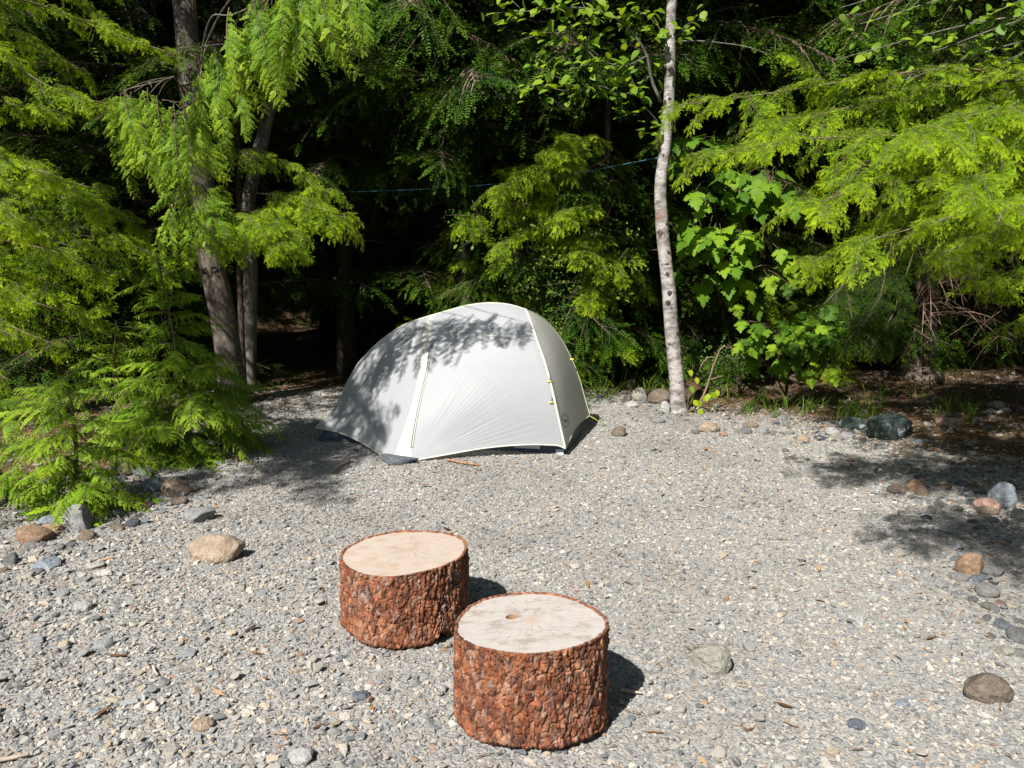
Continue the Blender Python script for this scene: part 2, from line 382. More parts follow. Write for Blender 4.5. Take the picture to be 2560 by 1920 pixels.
rock(2262, 1768, 42, 30, 'blue', 'flat pale blue-green pebble-like stone', 55, flat=.25, ang=.5)
rock(2525, 1640, 48, 38, 'olive', 'grey-green flat cobble up from the big grey-brown lump', 56, flat=.4, ang=.8)
rock(900, 1752, 52, 36, 'slate', 'dark grey flat slate stone near the front log', 57, flat=.3, ang=1)
rock(500, 1830, 62, 42, 'tan', 'pinkish-tan rounded stone in foreground gravel', 58, flat=.35, ang=.6)
rock(745, 1915, 72, 52, 'pale', 'pale lumpy stone at the near edge of the gravel', 59, flat=.5, ang=.7)
rock(236, 1790, 40, 30, 'blue', 'pale blue-grey stone in foreground gravel', 60, flat=.35, ang=.8)
rock(200, 1530, 48, 28, 'pale', 'grey rounded stone casting a small shadow on gravel', 61, flat=.5, ang=.4)
rock(2250, 1238, 50, 28, 'dark', 'dark cobble in tree shade amid brown needles', 62, ang=.3)
rock(2295, 1232, 50, 36, 'brown', 'brown slab propped behind the dark shaded cobble', 63, ang=1)
rock(2330, 960, 90, 44, 'dark', 'dappled grey mound of rock below the dead twigs', 64, ang=.3)
rock(2500, 1020, 44, 20, 'pale', 'pale stone on needle litter at the clearing edge', 65, ang=.3)

def scatter_cobbles():
    rng = random.Random(5); shapes = []
    for k in range(10):
        mt = ['pale', 'grey', 'blue', 'tan', 'grey', 'pale', 'olive', 'slate', 'rose', 'grey'][k]
        shapes.append(rock_mesh('cobble', 1, rng.uniform(.65, .9), rng.uniform(.4, .6), 200+k, rng.choice([.2, .8, .5]), RM[mt], sub=3))
    n = 0
    strips = [((1480, 985), (1700, 1040), 26, 16), ((1700, 1045), (2100, 1100), 40, 20), ((2080, 1105), (2560, 1190), 46, 26), ((2300, 1060), (2560, 1040), 22, 16), ((2250, 1180), (2560, 1330), 44, 40),
              ((2380, 1400), (2560, 1600), 22, 50), ((0, 1400), (330, 1270), 34, 34), ((330, 1270), (640, 1120), 16, 26), ((1720, 1000), (2080, 1050), 24, 14)]
    for (a, b, cnt, jit) in strips:
        for _ in range(cnt):
            t = rng.random(); px = a[0]+(b[0]-a[0])*t+rng.gauss(0, 14); py = a[1]+(b[1]-a[1])*t+rng.gauss(0, jit)
            if py < 972: continue
            p = ground(px, py); s = min(max(rng.lognormvariate(math.log(.062), .35), .035), .13)
            ki = rng.randrange(10); o = link(bpy.data.objects.new('cobble', shapes[ki])); o.scale = (s,)*3
            o.rotation_euler = (rng.gauss(0, .15), rng.gauss(0, .15), rng.uniform(0, 6.3)); o.location = (p.x, p.y, p.z+s*.1)
            cn = ['pale grey', 'grey', 'blue-grey', 'tan', 'mid-grey', 'light grey', 'olive', 'slate', 'pinkish', 'dull grey'][ki]; tag(o, 'small '+cn+' cobble among the stones along the edge of the clearing', 'cobble', cn+' cobbles along the edge of the clearing'); n += 1
    print('cobbles', n)
scatter_cobbles()

# ------------------------------------------------------------------ log rounds
def make_log(name, label, cx, cy, rx, ry, h, tilt, seed, hole=None):
    rng = np.random.default_rng(seed); z0 = gz(cx, cy)
    t = thing(name, label, 'log', (cx, cy, z0), 'cut log rounds used as seats')
    MB = Mat(name+'_bark'); v = MB.coord()
    vs_ = MB.coord((1, 1, .45)); pl = MB.n('ShaderNodeTexVoronoi'); MB.l(vs_, pl.inputs['Vector']); pl.inputs['Scale'].default_value = 78
    pc = MB.n('ShaderNodeSeparateColor'); MB.l(pl.outputs['Color'], pc.inputs[0])
    n = MB.noise(vs_, 45, 5, .65); n2 = MB.noise(MB.coord((1, 1, .8)), 9, 5, .6)
    col = MB.ramp(pc.outputs[0], [(0, (.075, .036, .025)), (.25, (.185, .066, .034)), (.5, (.265, .096, .043)), (.7, (.12, .060, .042)), (.85, (.33, .16, .080)), (1, (.25, .175, .145))])
    col = MB.mix(.8, col, MB.ramp(n, [(.3, (.25, .22, .22)), (.5, (.85, .8, .78)), (.72, (1.5, 1.4, 1.35))]), 'MULTIPLY')
    col = MB.mix(MB.math('MULTIPLY', MB.ramp(MB.noise(vs_, 26, 4, .7), [(.55, (0, 0, 0)), (.68, (1, 1, 1))]), MB.ramp(n2, [(.35, (.15, .15, .15)), (.65, (.9, .9, .9))])), col, (.27, .205, .175))
    col = MB.mix(MB.ramp(MB.noise(vs_, 34, 4, .7, .5), [(.60, (0, 0, 0)), (.70, (1, 1, 1))]), col, (.035, .018, .013))
    bark = MB.done(MB.pbr(col, .8, MB.bump(MB.math('ADD', n, MB.math('MULTIPLY', pl.outputs['Distance'], -.8)), .8, .006), .25))
    nu, nv = 520, 150
    a = np.linspace(0, 2*math.pi, nu, endpoint=False); s = np.linspace(0, 1, nv)
    A, Sg = np.meshgrid(a, s); C, Sn = np.cos(A), np.sin(A)
    prof = 1+.035*np.sin(2*A+seed)+.025*np.sin(3*A+1.7*seed)+.012*np.sin(5*A+seed)
    bell = 1+.02*(1-Sg)**2
    zz = Sg*h
    q = np.stack([C*rx*62, Sn*ry*62, zz*24], -1)
    wv = np.stack([fbm(q*.5, seed, 2), fbm(q*.5+9, seed, 2), 0*A], -1)
    rid = np.abs(fbm(q+wv*1.5, seed+3, 3)); plate = np.minimum(rid*3.2, 1)
    fine = fbm(np.stack([C*rx*110, Sn*ry*110, zz*60], -1), seed+8, 3)
    knot = np.exp(-(((A-5.35+math.pi) % (2*math.pi)-math.pi)/.22)**2-((zz-h*.55)/(.12))**2) if name == 'log_round' and hole is None else 0*A
    big = fbm(np.stack([C*rx*16, Sn*ry*16, zz*5], -1), seed+31, 3)
    def flakes(su, sv, sd):
        per = int(round(2*math.pi*(rx+ry)/2*su)); U = A/(2*math.pi)*per+.9*fbm(q*.35, sd, 2); W = zz*sv+.6*fbm(q*.3+7, sd+1, 2); iu = np.floor(U).astype(np.int64); iw = np.floor(W).astype(np.int64)
        f1 = np.full(U.shape, 9.); f2 = f1.copy(); hh = np.zeros(U.shape)
        for du in (-1, 0, 1):
            for dw in (-1, 0, 1):
                cu = iu+du; cw = iw+dw; m = cu % per; d = np.hypot(U-cu-_h(m, cw, 0*m, sd), W-cw-_h(m, cw, 0*m+1, sd)); hv = _h(m, cw, 0*m+2, sd)
                near = d < f1; f2 = np.where(near, f1, np.minimum(f2, d)); hh = np.where(near, hv, hh); f1 = np.where(near, d, f1)
        return hh-.5, smooth(0, .16, f2-f1)
    h1, e1 = flakes(52, 20, seed); h2, e2 = flakes(85, 42, seed+3)
    disp = .0055*(plate-.75)+.0025*fine+.007*big+.0036*h1+.0034*h2-.0045*(1-e1)-.0022*(1-e2)+.014*knot*fbm(q*1.2, seed+4, 3)
    edge = smooth(0, .05, Sg)*(.5+.5*smooth(1, .97, Sg))
    lowround = -.03*(1-smooth(0, .12, Sg))
    R = prof*bell; X = C*(rx*R+disp*edge+lowround); Y = Sn*(ry*R+disp*edge+lowround)
    notch = np.exp(-((((A-5.45+math.pi) % (2*math.pi))-math.pi)/.13)**2) if hole is None else 0*A
    Zt = h+tilt[0]*X+tilt[1]*Y
    bot = .05*notch+.012*fbm(np.stack([C*3, Sn*3, 0*A], -1), seed+2, 3)-.012
    Z = bot+(Zt-bot)*Sg
    S = Soup(); S.grid(np.stack([X, Y, Z], -1), closed_u=True)
    k = Soup(); rim = np.stack([X[-1], Y[-1], Z[-1]], -1); rim_in = rim*np.array([.955, .955, 1])
    S.grid(np.stack([rim, rim*np.array([.975, .975, 1])+[0, 0, -.001+.002], rim_in+[0, 0, -.004], rim_in*np.array([.95, .95, 1])+[0, 0, -.02]]), closed_u=True)
    base = np.stack([X[0], Y[0], Z[0]], -1)
    S.grid(np.stack([base*.02*np.array([1, 1, 50]), base]), closed_u=True)
    S.obj('bark', bark, t)
    # cut face
    MT = Mat(name+'_cut_wood'); v = MT.coord(); sep = MT.n('ShaderNodeSeparateXYZ'); MT.l(v, sep.inputs[0])
    ox, oy = (.01, .02) if hole else (.03, .025)
    dx = MT.math('SUBTRACT', sep.outputs[0], ox); dy = MT.math('SUBTRACT', sep.outputs[1], oy)
    rad = MT.math('SQRT', MT.math('ADD', MT.math('MULTIPLY', dx, dx), MT.math('MULTIPLY', dy, dy)))
    wob = MT.noise(v, 7, 3)
    ring = MT.math('SINE', MT.math('MULTIPLY', MT.math('ADD', rad, MT.math('MULTIPLY', wob, .02)), 900))
    ang = MT.math('ARCTAN2', dy, dx)
    cv = MT.n('ShaderNodeCombineXYZ'); MT.l(MT.math('MULTIPLY', ang, 5.0), cv.inputs[0]); MT.l(MT.math('MULTIPLY', rad, 3), cv.inputs[1])
    crack = MT.noise(cv.outputs[0], 3.2, 3, .6)
    crk = MT.math('MULTIPLY', MT.ramp(crack, [(.36, (1, 1, 1)), (.40, (0, 0, 0))]), MT.ramp(rad, [(.02, (1, 1, 1)), (.17, (0, 0, 0))]))
    saw = MT.noise(MT.coord((5, 60, 5)), 4, 4, .6)
    st = MT.noise(MT.coord((1, 1.6, 1)), 13, 8, .72, .25); st2 = MT.noise(v, 5, 4, .6)
    col = MT.mix(st2, (.385, .315, .265), (.43, .385, .345)) if hole is None else MT.mix(st2, (.43, .40, .375), (.365, .34, .325))
    col = MT.mix(.10, col, MT.ramp(ring, [(0, (.3, .25, .2)), (1, (1, 1, 1))]), 'MULTIPLY')
    col = MT.mix(.35, col, MT.ramp(saw, [(.35, (.72, .66, .6)), (.65, (1.1, 1.1, 1.1))]), 'MULTIPLY')
    stain = MT.ramp(st, [(.50, (0, 0, 0)), (.68, (.8, .8, .8))])
    col = MT.mix(stain, col, (.34, .22, .13) if hole is None else (.20, .15, .13))
    col = MT.mix(MT.ramp(rad, [(.006, (.35, .35, .35)), (.04, (0, 0, 0))]), col, (.35, .19, .09))
    col = MT.mix(crk, col, (.12, .07, .04))
    wood = MT.done(MT.pbr(col, .75, MT.bump(MT.math('ADD', saw, MT.math('MULTIPLY', crk, -2)), .35, .004), .25))
    S2 = Soup(); nr = 26; rings = []
    hx, hy, hr = hole if hole else (0, 0, .0005)
    hc = np.stack([hx+hr*np.cos(a)*1.05, hy+hr*np.sin(a)*.9], -1)
    for i in range(nr+1):
        f = i/nr; xy = hc*(1-f)+rim_in[:, :2]*1.0*f
        z = h+tilt[0]*xy[:, 0]+tilt[1]*xy[:, 1]-.004+.0012*fbm(np.concatenate([xy*14, xy[:, :1]*0], 1), seed, 3)
        rings.append(np.concatenate([xy, z[:, None]], 1))
    S2.grid(np.stack(rings), closed_u=True); face = S2.obj('cut_face', wood, t)
    if hole:
        inner = simple('bored_wood', (.30, .185, .10), .8); S3 = Soup()
        top = rings[0]; S3.grid(np.stack([top*np.array([.94, .94, 1])*0+np.concatenate([np.stack([hx+(hc[:, 0]-hx)*.0, hy+(hc[:, 1]-hy)*.0], -1), top[:, 2:]-.09], 1), np.concatenate([hc, top[:, 2:]-.085], 1), np.concatenate([hc, top[:, 2:]-.04], 1), top]), closed_u=True)
        S3.obj('bored_hole', inner, face)
    return t
make_log('log_round', 'reddish log round with clean pale top, the one nearer the tent', -.433, 2.915, .262, .224, .305, (.062, .02), 4)
make_log('log_round', 'reddish log round with a bored hole and grey stains in its top', .055, 2.272, .236, .212, .327, (.045, .0), 9, hole=(-.055, .038, .019))
# ------------------------------------------------------------------ tent
def catmull(pts, n):
    P = np.asarray([tuple(p) for p in pts], float)
    d = np.concatenate([[0], np.cumsum(np.linalg.norm(np.diff(P, axis=0), axis=1))]); d /= d[-1]
    t = np.linspace(0, 1, n); out = np.zeros((n, P.shape[1]))
    m = np.gradient(P, d, axis=0) if len(P) > 2 else np.repeat((P[1:]-P[:1])/(d[1]-d[0]), 2, 0)
    k = np.clip(np.searchsorted(d, t, side='right')-1, 0, len(P)-2); h = (d[k+1]-d[k])[:, None]; u = ((t-d[k])/(d[k+1]-d[k]))[:, None]
    return (2*u**3-3*u**2+1)*P[k]+(u**3-2*u**2+u)*h*m[k]+(-2*u**3+3*u**2)*P[k+1]+(u**3-u**2)*h*m[k+1]
def zt(x, y): return (750+x/2.765, 700+y/2.765)             # close-up pixel -> photo pixel
def curve(spec, n):                                        # [(x, y, Y)] in close-up pixels + distance
    return catmull([at(*zt(x, y), Y) for x, y, Y in spec], n)
def coons(c0, c1, d0, d1):                                 # c0,c1: (n,3) u-curves at v=0,1; d0,d1: (m,3) v-curves at u=0,1
    n, m = len(c0), len(d0); u = np.linspace(0, 1, n)[None, :, None]; v = np.linspace(0, 1, m)[:, None, None]
    return ((1-v)*c0[None]+v*c1[None]+(1-u)*d0[:, None]+u*d1[:, None]
            -((1-u)*(1-v)*c0[0]+u*(1-v)*c0[-1]+(1-u)*v*c1[0]+u*v*c1[-1]))
def grid_normals(P):
    du = np.gradient(P, axis=1); dv = np.gradient(P, axis=0); n = np.cross(du, dv); return n/(np.linalg.norm(n, axis=2)[..., None]+1e-9)

def fabric(name, col, tr, rough=.55, glow=(1, 1, 1)):
    M = Mat(name); v = M.coord(); n = M.noise(v, 9, 4, .6); w = M.noise(M.coord((1, 1, 1)), 420, 2)
    c = M.mix(.12, col, M.ramp(n, [(.3, (.75, .76, .8)), (.7, (1.08, 1.07, 1.05))]), 'MULTIPLY')
    p = M.pbr(c, rough, M.bump(M.math('ADD', M.math('MULTIPLY', n, 3), w), .12, .004), .35)
    t = M.n('ShaderNodeBsdfTranslucent'); M.val(t.inputs[0], M.mix(1, c, glow, 'MULTIPLY'))
    mx = M.n('ShaderNodeMixShader'); mx.inputs[0].default_value = tr; M.l(p, mx.inputs[1]); M.l(t.outputs[0], mx.inputs[2])
    return M.done(mx.outputs[0])

def make_tent():
    base = at(1150, 1100, 6.1); base.z = 0
    B = np.array(base[:])
    T = thing('tent', 'pale grey backpacking tent with cream piping pitched on the gravel', 'tent', base)
    fly = fabric('fly_nylon', (.455, .472, .490), .40); trim = fabric('fly_trim', (.50, .50, .43), .12); grey = fabric('fly_end_nylon', (.80, .79, .74), .60, glow=(1, .97, .88))
    pipe = simple('piping_cream', (.56, .555, .45), .6); yellow = simple('webbing_yellow', (.62, .60, .04), .6); zipm = simple('zip_dark', (.16, .17, .18), .6)
    slate = fabric('floor_nylon', (.055, .085, .11), .05); white = simple('mesh_window', (.42, .46, .50), .6)
    NV = 70
    bottomL = curve([(105, 1020, 6.12), (250, 1050, 5.97), (400, 1110, 5.78), (530, 1190, 5.58), (640, 1255, 5.40)], 90)
    silL = curve([(105, 1020, 6.12), (200, 930, 6.20), (280, 810, 6.26), (340, 680, 6.30), (400, 580, 6.32), (500, 470, 6.33), (600, 385, 6.32), (740, 300, 6.28), (895, 247, 6.24)], 90)
    bandL = curve([(640, 1255, 5.40), (700, 1080, 5.50), (752, 930, 5.59), (812, 700, 5.74), (838, 520, 5.87), (848, 400, 5.96), (868, 312, 6.05), (895, 247, 6.24)], NV)
    bandR = curve([(775, 1250, 5.40), (766, 1160, 5.45), (795, 960, 5.56), (846, 730, 5.72), (874, 600, 5.80), (888, 500, 5.87), (900, 400, 5.95), (905, 320, 6.05), (935, 236, 6.23)], NV)
    bandB = curve([(640, 1255, 5.40), (700, 1268, 5.385), (775, 1250, 5.40)], 8); bandT = curve([(895, 247, 6.24), (915, 241, 6.235), (935, 236, 6.23)], 8)
    doorB = curve([(775, 1250, 5.40), (1000, 1210, 5.44), (1300, 1160, 5.50), (1500, 1142, 5.52), (1700, 1140, 5.53), (1800, 1150, 5.53), (1835, 1168, 5.53)], 130)
    top = curve([(935, 236, 6.23), (1040, 205, 6.2), (1180, 170, 6.16), (1330, 158, 6.12), (1450, 170, 6.08), (1560, 203, 6.04)], 130)
    pole = curve([(1835, 1168, 5.53), (1820, 1100, 5.54), (1780, 920, 5.57), (1740, 740, 5.62), (1690, 560, 5.70), (1640, 420, 5.79), (1600, 300, 5.90), (1575, 235, 5.98), (1560, 203, 6.04)], NV)
    silR = curve([(2005, 940, 6.45), (1975, 840, 6.46), (1930, 680, 6.47), (1870, 530, 6.46), (1800, 400, 6.42), (1720, 300, 6.34), (1640, 240, 6.2), (1560, 203, 6.04)], NV)
    endB = curve([(1835, 1168, 5.53), (1870, 1090, 5.72), (1920, 1003, 6.05), (1965, 962, 6.27), (2005, 940, 6.45)], 40)
    # left vestibule panel
    P1 = coons(bottomL, silL, np.repeat(bottomL[:1], NV, 0), bandL)
    Pb = coons(bandB, bandT, bandL, bandR)
    P3 = coons(doorB, top, bandR, pole)
    P5 = coons(endB, np.repeat(pole[-1:], 40, 0), pole, silR)
    def crease(P, tip, sign, amp, f, near, reach, a_lo, a_hi):
        n = grid_normals(P); r = P-tip; d = np.linalg.norm(r, axis=2)
        ex = P[0, -1]-tip
        if np.linalg.norm(ex) < 1e-6: ex = P[0, 0]-tip
        ex = ex/np.linalg.norm(ex); n0 = n[P.shape[0]//3, P.shape[1]//2]; ey = np.cross(n0, ex); ey *= np.sign(ey[2]) or 1
        ang = np.arctan2(r@ey, r@ex)
        w = np.exp(-(d/reach)**2)*smooth(.0, near, d)*smooth(a_lo-.12, a_lo+.12, ang)*smooth(a_hi+.15, a_hi-.15, ang)
        wav = np.abs(np.sin(ang*f+1.2*np.sin(ang*f*.37)+2.0*np.sin(ang*5)))**.6*(.5+.5*np.sin(ang*f*.23+1))+.3*np.sin(ang*f*2.1)
        brk = .55+.45*vnoise(np.stack([ang*14, d*2.2], -1), 5)
        u = np.linspace(0, 1, P.shape[1])[None, :]; v = np.linspace(0, 1, P.shape[0])[:, None]
        e = np.minimum(1, np.minimum(u, 1-u)*25)*np.minimum(1, np.minimum(v, 1-v)*18)
        return P+n*(sign*amp*w*wav*brk*e*np.minimum(1, d*1.6))[..., None]
    def densify(P, a, b):
        m, n = P.shape[:2]; vi = np.linspace(0, m-1, b); ui = np.linspace(0, n-1, a)
        v0 = np.minimum(vi.astype(int), m-2); u0 = np.minimum(ui.astype(int), n-2); fv = (vi-v0)[:, None, None]; fu = (ui-u0)[None, :, None]
        return (P[v0][:, u0]*(1-fv)*(1-fu)+P[v0][:, u0+1]*(1-fv)*fu+P[v0+1][:, u0]*fv*(1-fu)+P[v0+1][:, u0+1]*fv*fu)
    P3 = densify(P3, 330, 200); P1 = densify(P1, 240, 150)
    # gentle outward bulge of the panels
    def bulge(P, amp):
        n = grid_normals(P); u = np.linspace(0, 1, P.shape[1])[None, :]; v = np.linspace(0, 1, P.shape[0])[:, None]
        s = -np.sign((n[P.shape[0]//2, P.shape[1]//2]*[0, 1, 0]).sum())
        return P+n*(s*amp*np.sin(math.pi*u)*np.sin(math.pi*v))[..., None], s
    P3, s3 = bulge(P3, .035); P1, s1 = bulge(P1, -.01); P5, _ = bulge(P5, .03)
    P3 = crease(P3, P3[0, 0], -s3, .0075, 62, .03, .70, .05, 1.0)
    P3 = crease(P3, P3[0, -1], -s3, .005, 50, .03, .30, .05, 3.0)
    P1 = crease(P1, P1[0, -1], -s1, .006, 60, .03, .55, .1, 1.4)
    top_full = np.concatenate([silL, bandT[1:-1], top])
    # hidden back: mirror-like vestibule to a rear tip
    Lc = bottomL[0]; BR = endB[-1]; RT = np.array([-.35, 7.25, .03]); A = pole[-1]; Q2 = bandT[0]
    def arc(a, b, lift, n): t = np.linspace(0, 1, n)[:, None]; r = a*(1-t)+b*t; r[:, 2] += lift*np.sin(math.pi*t[:, 0]); return r
    backR = coons(arc(RT, BR, .08, 40), top[::1][np.linspace(0, 129, 40).astype(int)], arc(RT, top[0], .05, NV), silR)
    silL_r = silL[np.linspace(0, 89, 40).astype(int)]
    backL = coons(arc(Lc, RT, .08, 40), silL_r, np.repeat(Lc[None], NV, 0), arc(RT, silL[-1], .05, NV))
    backM = coons(np.repeat(RT[None], 8, 0), bandT, arc(RT, silL[-1], .05, NV), arc(RT, top[0], .05, NV))
    def panel(name, P, mat, label=None):
        S = Soup(); S.grid(P-B); o = S.obj(name, mat, T)
        if label: o['label'] = label
        return o
    o3 = panel('door_panel', P3, fly); o1 = panel('vestibule_panel', P1, fly); ob = panel('reinforced_band', Pb, trim, 'cream reinforced strip beside the zip'); o5 = panel('end_panel', P5, grey, 'greyer end panel with round emblem')
    for P in (backR, backL, backM): panel('back_panel', P, fly)
    # trims lie on the fabric: cast the photo's lines on to the panels
    verts = []; polys = []
    for P in (P3, P1, Pb, P5):
        b = len(verts); m, n = P.shape[:2]; verts += [Vector(p) for p in P.reshape(-1, 3)]
        polys += [(b+i*n+j, b+i*n+j+1, b+(i+1)*n+j+1, b+(i+1)*n+j) for i in range(m-1) for j in range(n-1)]
    bvh = BVHTree.FromPolygons(verts, polys)
    def cast(x, y, off=.002, photo=False):
        px, py = (x, y) if photo else zt(x, y); d = pdir(px, py).normalized(); h, nrm, i, dist = bvh.ray_cast(CAM, d)
        return None if h is None else np.array((h-d*off)[:])
    def line(name, pts, r, mat, parent=T, n=60, photo=False):
        c = catmull([(x, y) for x, y in pts], n); P = [cast(x, y, .002, photo) for x, y in c]; P = [p-B for p in P if p is not None]
        if len(P) < 3: print('line missed', name); return None
        S = Soup(); S.tube(P, r, 6); return S.obj(name, mat, parent)
    def tube3(name, P, r, mat, parent=T, seg=6):
        S = Soup(); S.tube(np.asarray(P)-B, r, seg); return S.obj(name, mat, parent)
    tube3('hem', bottomL, .0055, pipe, o1); tube3('hem', np.concatenate([bandB, doorB[1:]]), .0055, pipe, o3); tube3('hem', endB, .0055, pipe, o5)
    tube3('ridge_piping', np.concatenate([silL, bandT[1:], top[1:]]), .004, pipe); tube3('ridge_piping', silR, .0045, pipe)
    tube3('pole_sleeve', pole, .0085, pipe)
    line('zip', [(766, 1160), (800, 950), (850, 725), (880, 595), (893, 500), (915, 440), (950, 400), (1005, 368)], .0028, zipm, o3)
    line('zip_guard', [(776, 1160), (809, 950), (859, 725), (889, 595), (902, 500)], .005, trim, o3)
    line('seam_and_shade_line', [(900, 318), (960, 328), (1040, 346), (1200, 372), (1400, 395), (1640, 414)], .0035, trim, o3)
    line('seam_and_shade_line', [(862, 316), (800, 380), (740, 455), (680, 528)], .0025, zipm, o1)  # dark line laid on the panel for the pole's shadow
    line('seam_and_shade_line', [(120, 1012), (300, 860), (500, 640), (700, 450), (850, 330)], .0012, fly, o1)
    for (x, y) in ((1725, 700), (1737, 845)):
        p = cast(x, y, .01); S = Soup(); q = p-B
        S.tube([q+[0, 0, .05], q+[0, 0, .0]], .0028, 6, 1); S.tube([q+[-.016, 0, -.002], q, q+[.016, 0, -.004]], [.003, .009, .003], 6, 0)
        S.obj('zip_pull', [yellow, zipm], T)
    # emblem on the end panel: double ring, dark mountain shape and letters
    ink = simple('emblem_ink', (.06, .09, .12), .6)
    E = Soup(); cx, cy = 1834, 970
    def epts(sx, sy, n=40, a0=0, a1=2*math.pi):
        r = []
        for k in range(n+1):
            a = a0+(a1-a0)*k/n; u, v = math.cos(a)*sx, math.sin(a)*sy
            p = cast(cx+u+v*.16, cy+v, .0015)
            if p is not None: r.append(p-B)
        return r
    for sx, sy in ((24, 51), (19, 41)):
        r = epts(sx, sy); E.tube(r, .0011, 4, cap=False)
    def stroke(pts, r):
        P = [cast(cx+u+v*.16, cy+v, .0015) for u, v in catmull(pts, 14)]; P = [p-B for p in P if p is not None]; E.tube(P, r, 4)
    stroke([(-14, 0), (-7, -6), (0, -2), (6, -7), (14, 2)], .0022); stroke([(-10, 6), (-4, 1), (0, 5), (5, 0), (11, 8)], .0026); stroke([(-3, 8), (-2, 14), (2, 16)], .002)
    stroke([(4, 8), (7, 14), (10, 14)], .002); stroke([(-6, -3), (-7, 4), (-3, 10)], .0022)
    for k in range(16):                                     # ring lettering ticks
        a = -2.9+k*.37; u, v = math.cos(a), math.sin(a); stroke([(u*20.5, v*43.5), (u*22, v*47), (u*22.6, v*48.5)], .0008)
    E.obj('emblem', ink, o5)
    # inner tent tub (dark blue-grey floor)
    c = [np.array(at(*zt(1835, 1208), 5.56)[:]), BR*np.array([.9, .985, 0]), np.array([-1.35, 6.75, 0]), np.array(at(*zt(118, 1092), 6.02)[:])]
    c = [np.array([p[0], p[1], gz(p[0], p[1])]) for p in c]
    c[0][1] += .03; ring = []
    N = 40
    for k in range(4):
        a, b = c[k], c[(k+1) % 4]
        for i in range(N): t = i/N; ring.append(a*(1-t)+b*t)
    ring = np.array(ring); cen = ring.mean(0); hgt = np.array([.05+.07*math.sin(math.pi*(i % N)/N)**.5 for i in range(4*N)])
    up = ring*.97+cen*.03; up[:, 2] = ring[:, 2]+hgt
    wr = .004*np.sin(np.arange(4*N)*2.3); mid = (ring*.99+cen*.01); mid[:, 2] = ring[:, 2]+hgt*.45; mid[:, 0] += wr; mid[:, 1] += wr
    rows = np.stack([ring+[0, 0, .003], mid, up, up*.8+cen*.2+[0, 0, .03]]); S = Soup(); S.grid(rows-B, closed_u=True)
    fl = S.obj('groundsheet', slate, T); fl['label'] = 'dark blue-grey tub floor under the fly'
    S = Soup(); S.add(np.concatenate([ring, cen[None]+[0, 0, .004]])-B+[0, 0, .003], None, [(i, (i+1) % (4*N), 4*N) for i in range(4*N)]); S.obj('floor_sheet', slate, T)
    # pale patches on the tub wall near the front corner
    a = c[0]; b = c[3]
    for t0, t1, lo, hi in ((.09, .19, .035, .085), (.0, .03, .0, .04)):
        P = []
        for vv in (lo, hi):
            P.append([(a*(1-t)+b*t)*.985+cen*.015+[0, -.03, vv] for t in np.linspace(t0, t1, 6)])
        S = Soup(); S.grid(np.array(P)-B); S.obj('mesh_patch', white, fl)
    # yellow webbing loops and peg at the front corner
    q = np.array(at(*zt(1838, 1170), 5.53)[:]); g = np.array([q[0]+.005, q[1]-.03, gz(q[0], q[1])])
    S = Soup()
    for dx in (-.012, .006): S.tube(catmull([q+[dx, 0, .01], q*.5+g*.5+[dx*1.4, -.01, 0], g+[dx*1.2, 0, .01]], 10), .006, 6)
    S.tube(catmull([q+[.01, -.005, -.01], q+[.055, -.03, -.012], q+[.07, -.05, -.06], g+[.05, -.02, .012], g+[.02, -.02, .03]], 24), .006, 6)
    S.tube(catmull([g+[-.04, -.01, .02], g+[0, -.03, .035], g+[.035, -.02, .02]], 14), .009, 6)
    S.tube([g+[.0, -.01, .05], g+[0, -.012, -.05]], .005, 6)
    S.obj('corner_webbing', yellow, T)
    # guy lines: foot end, rear right corner
    L = bottomL[0]; gl = ground(*zt(0, 1090)); 
    tube3('guy_line', [L, (L+np.array(gl[:]))/2-[0, 0, .004], np.array(gl[:])], .0022, simple('cord_green', (.30, .36, .10), .7))
    g2 = np.array([BR[0]+.16, BR[1]+.1, gz(BR[0]+.16, BR[1]+.1)]); tube3('guy_line', [BR, (BR+g2)/2, g2], .003, yellow)
    S = Soup(); p = cast(1868, 550, .0);
    if p is not None: S.tube([p-B, p-B+[.03, 0, .004]], .008, 6); S.obj('guy_loop', yellow, T)
    # flat stone holding down the vestibule tip
    tip = bandB[4]
    me = rock_mesh('rock', .30, .13, .075, 77, 1.0, RM['slate'], cuts=10, rough=.5); o = link(bpy.data.objects.new('rock', me))
    o.location = (tip[0]-.035, tip[1]-.035, gz(tip[0], tip[1])+.024); o.rotation_euler = (.06, .1, -.08)
    tag(o, 'flat grey stone weighing down the tent vestibule corner', 'rock')
make_tent()
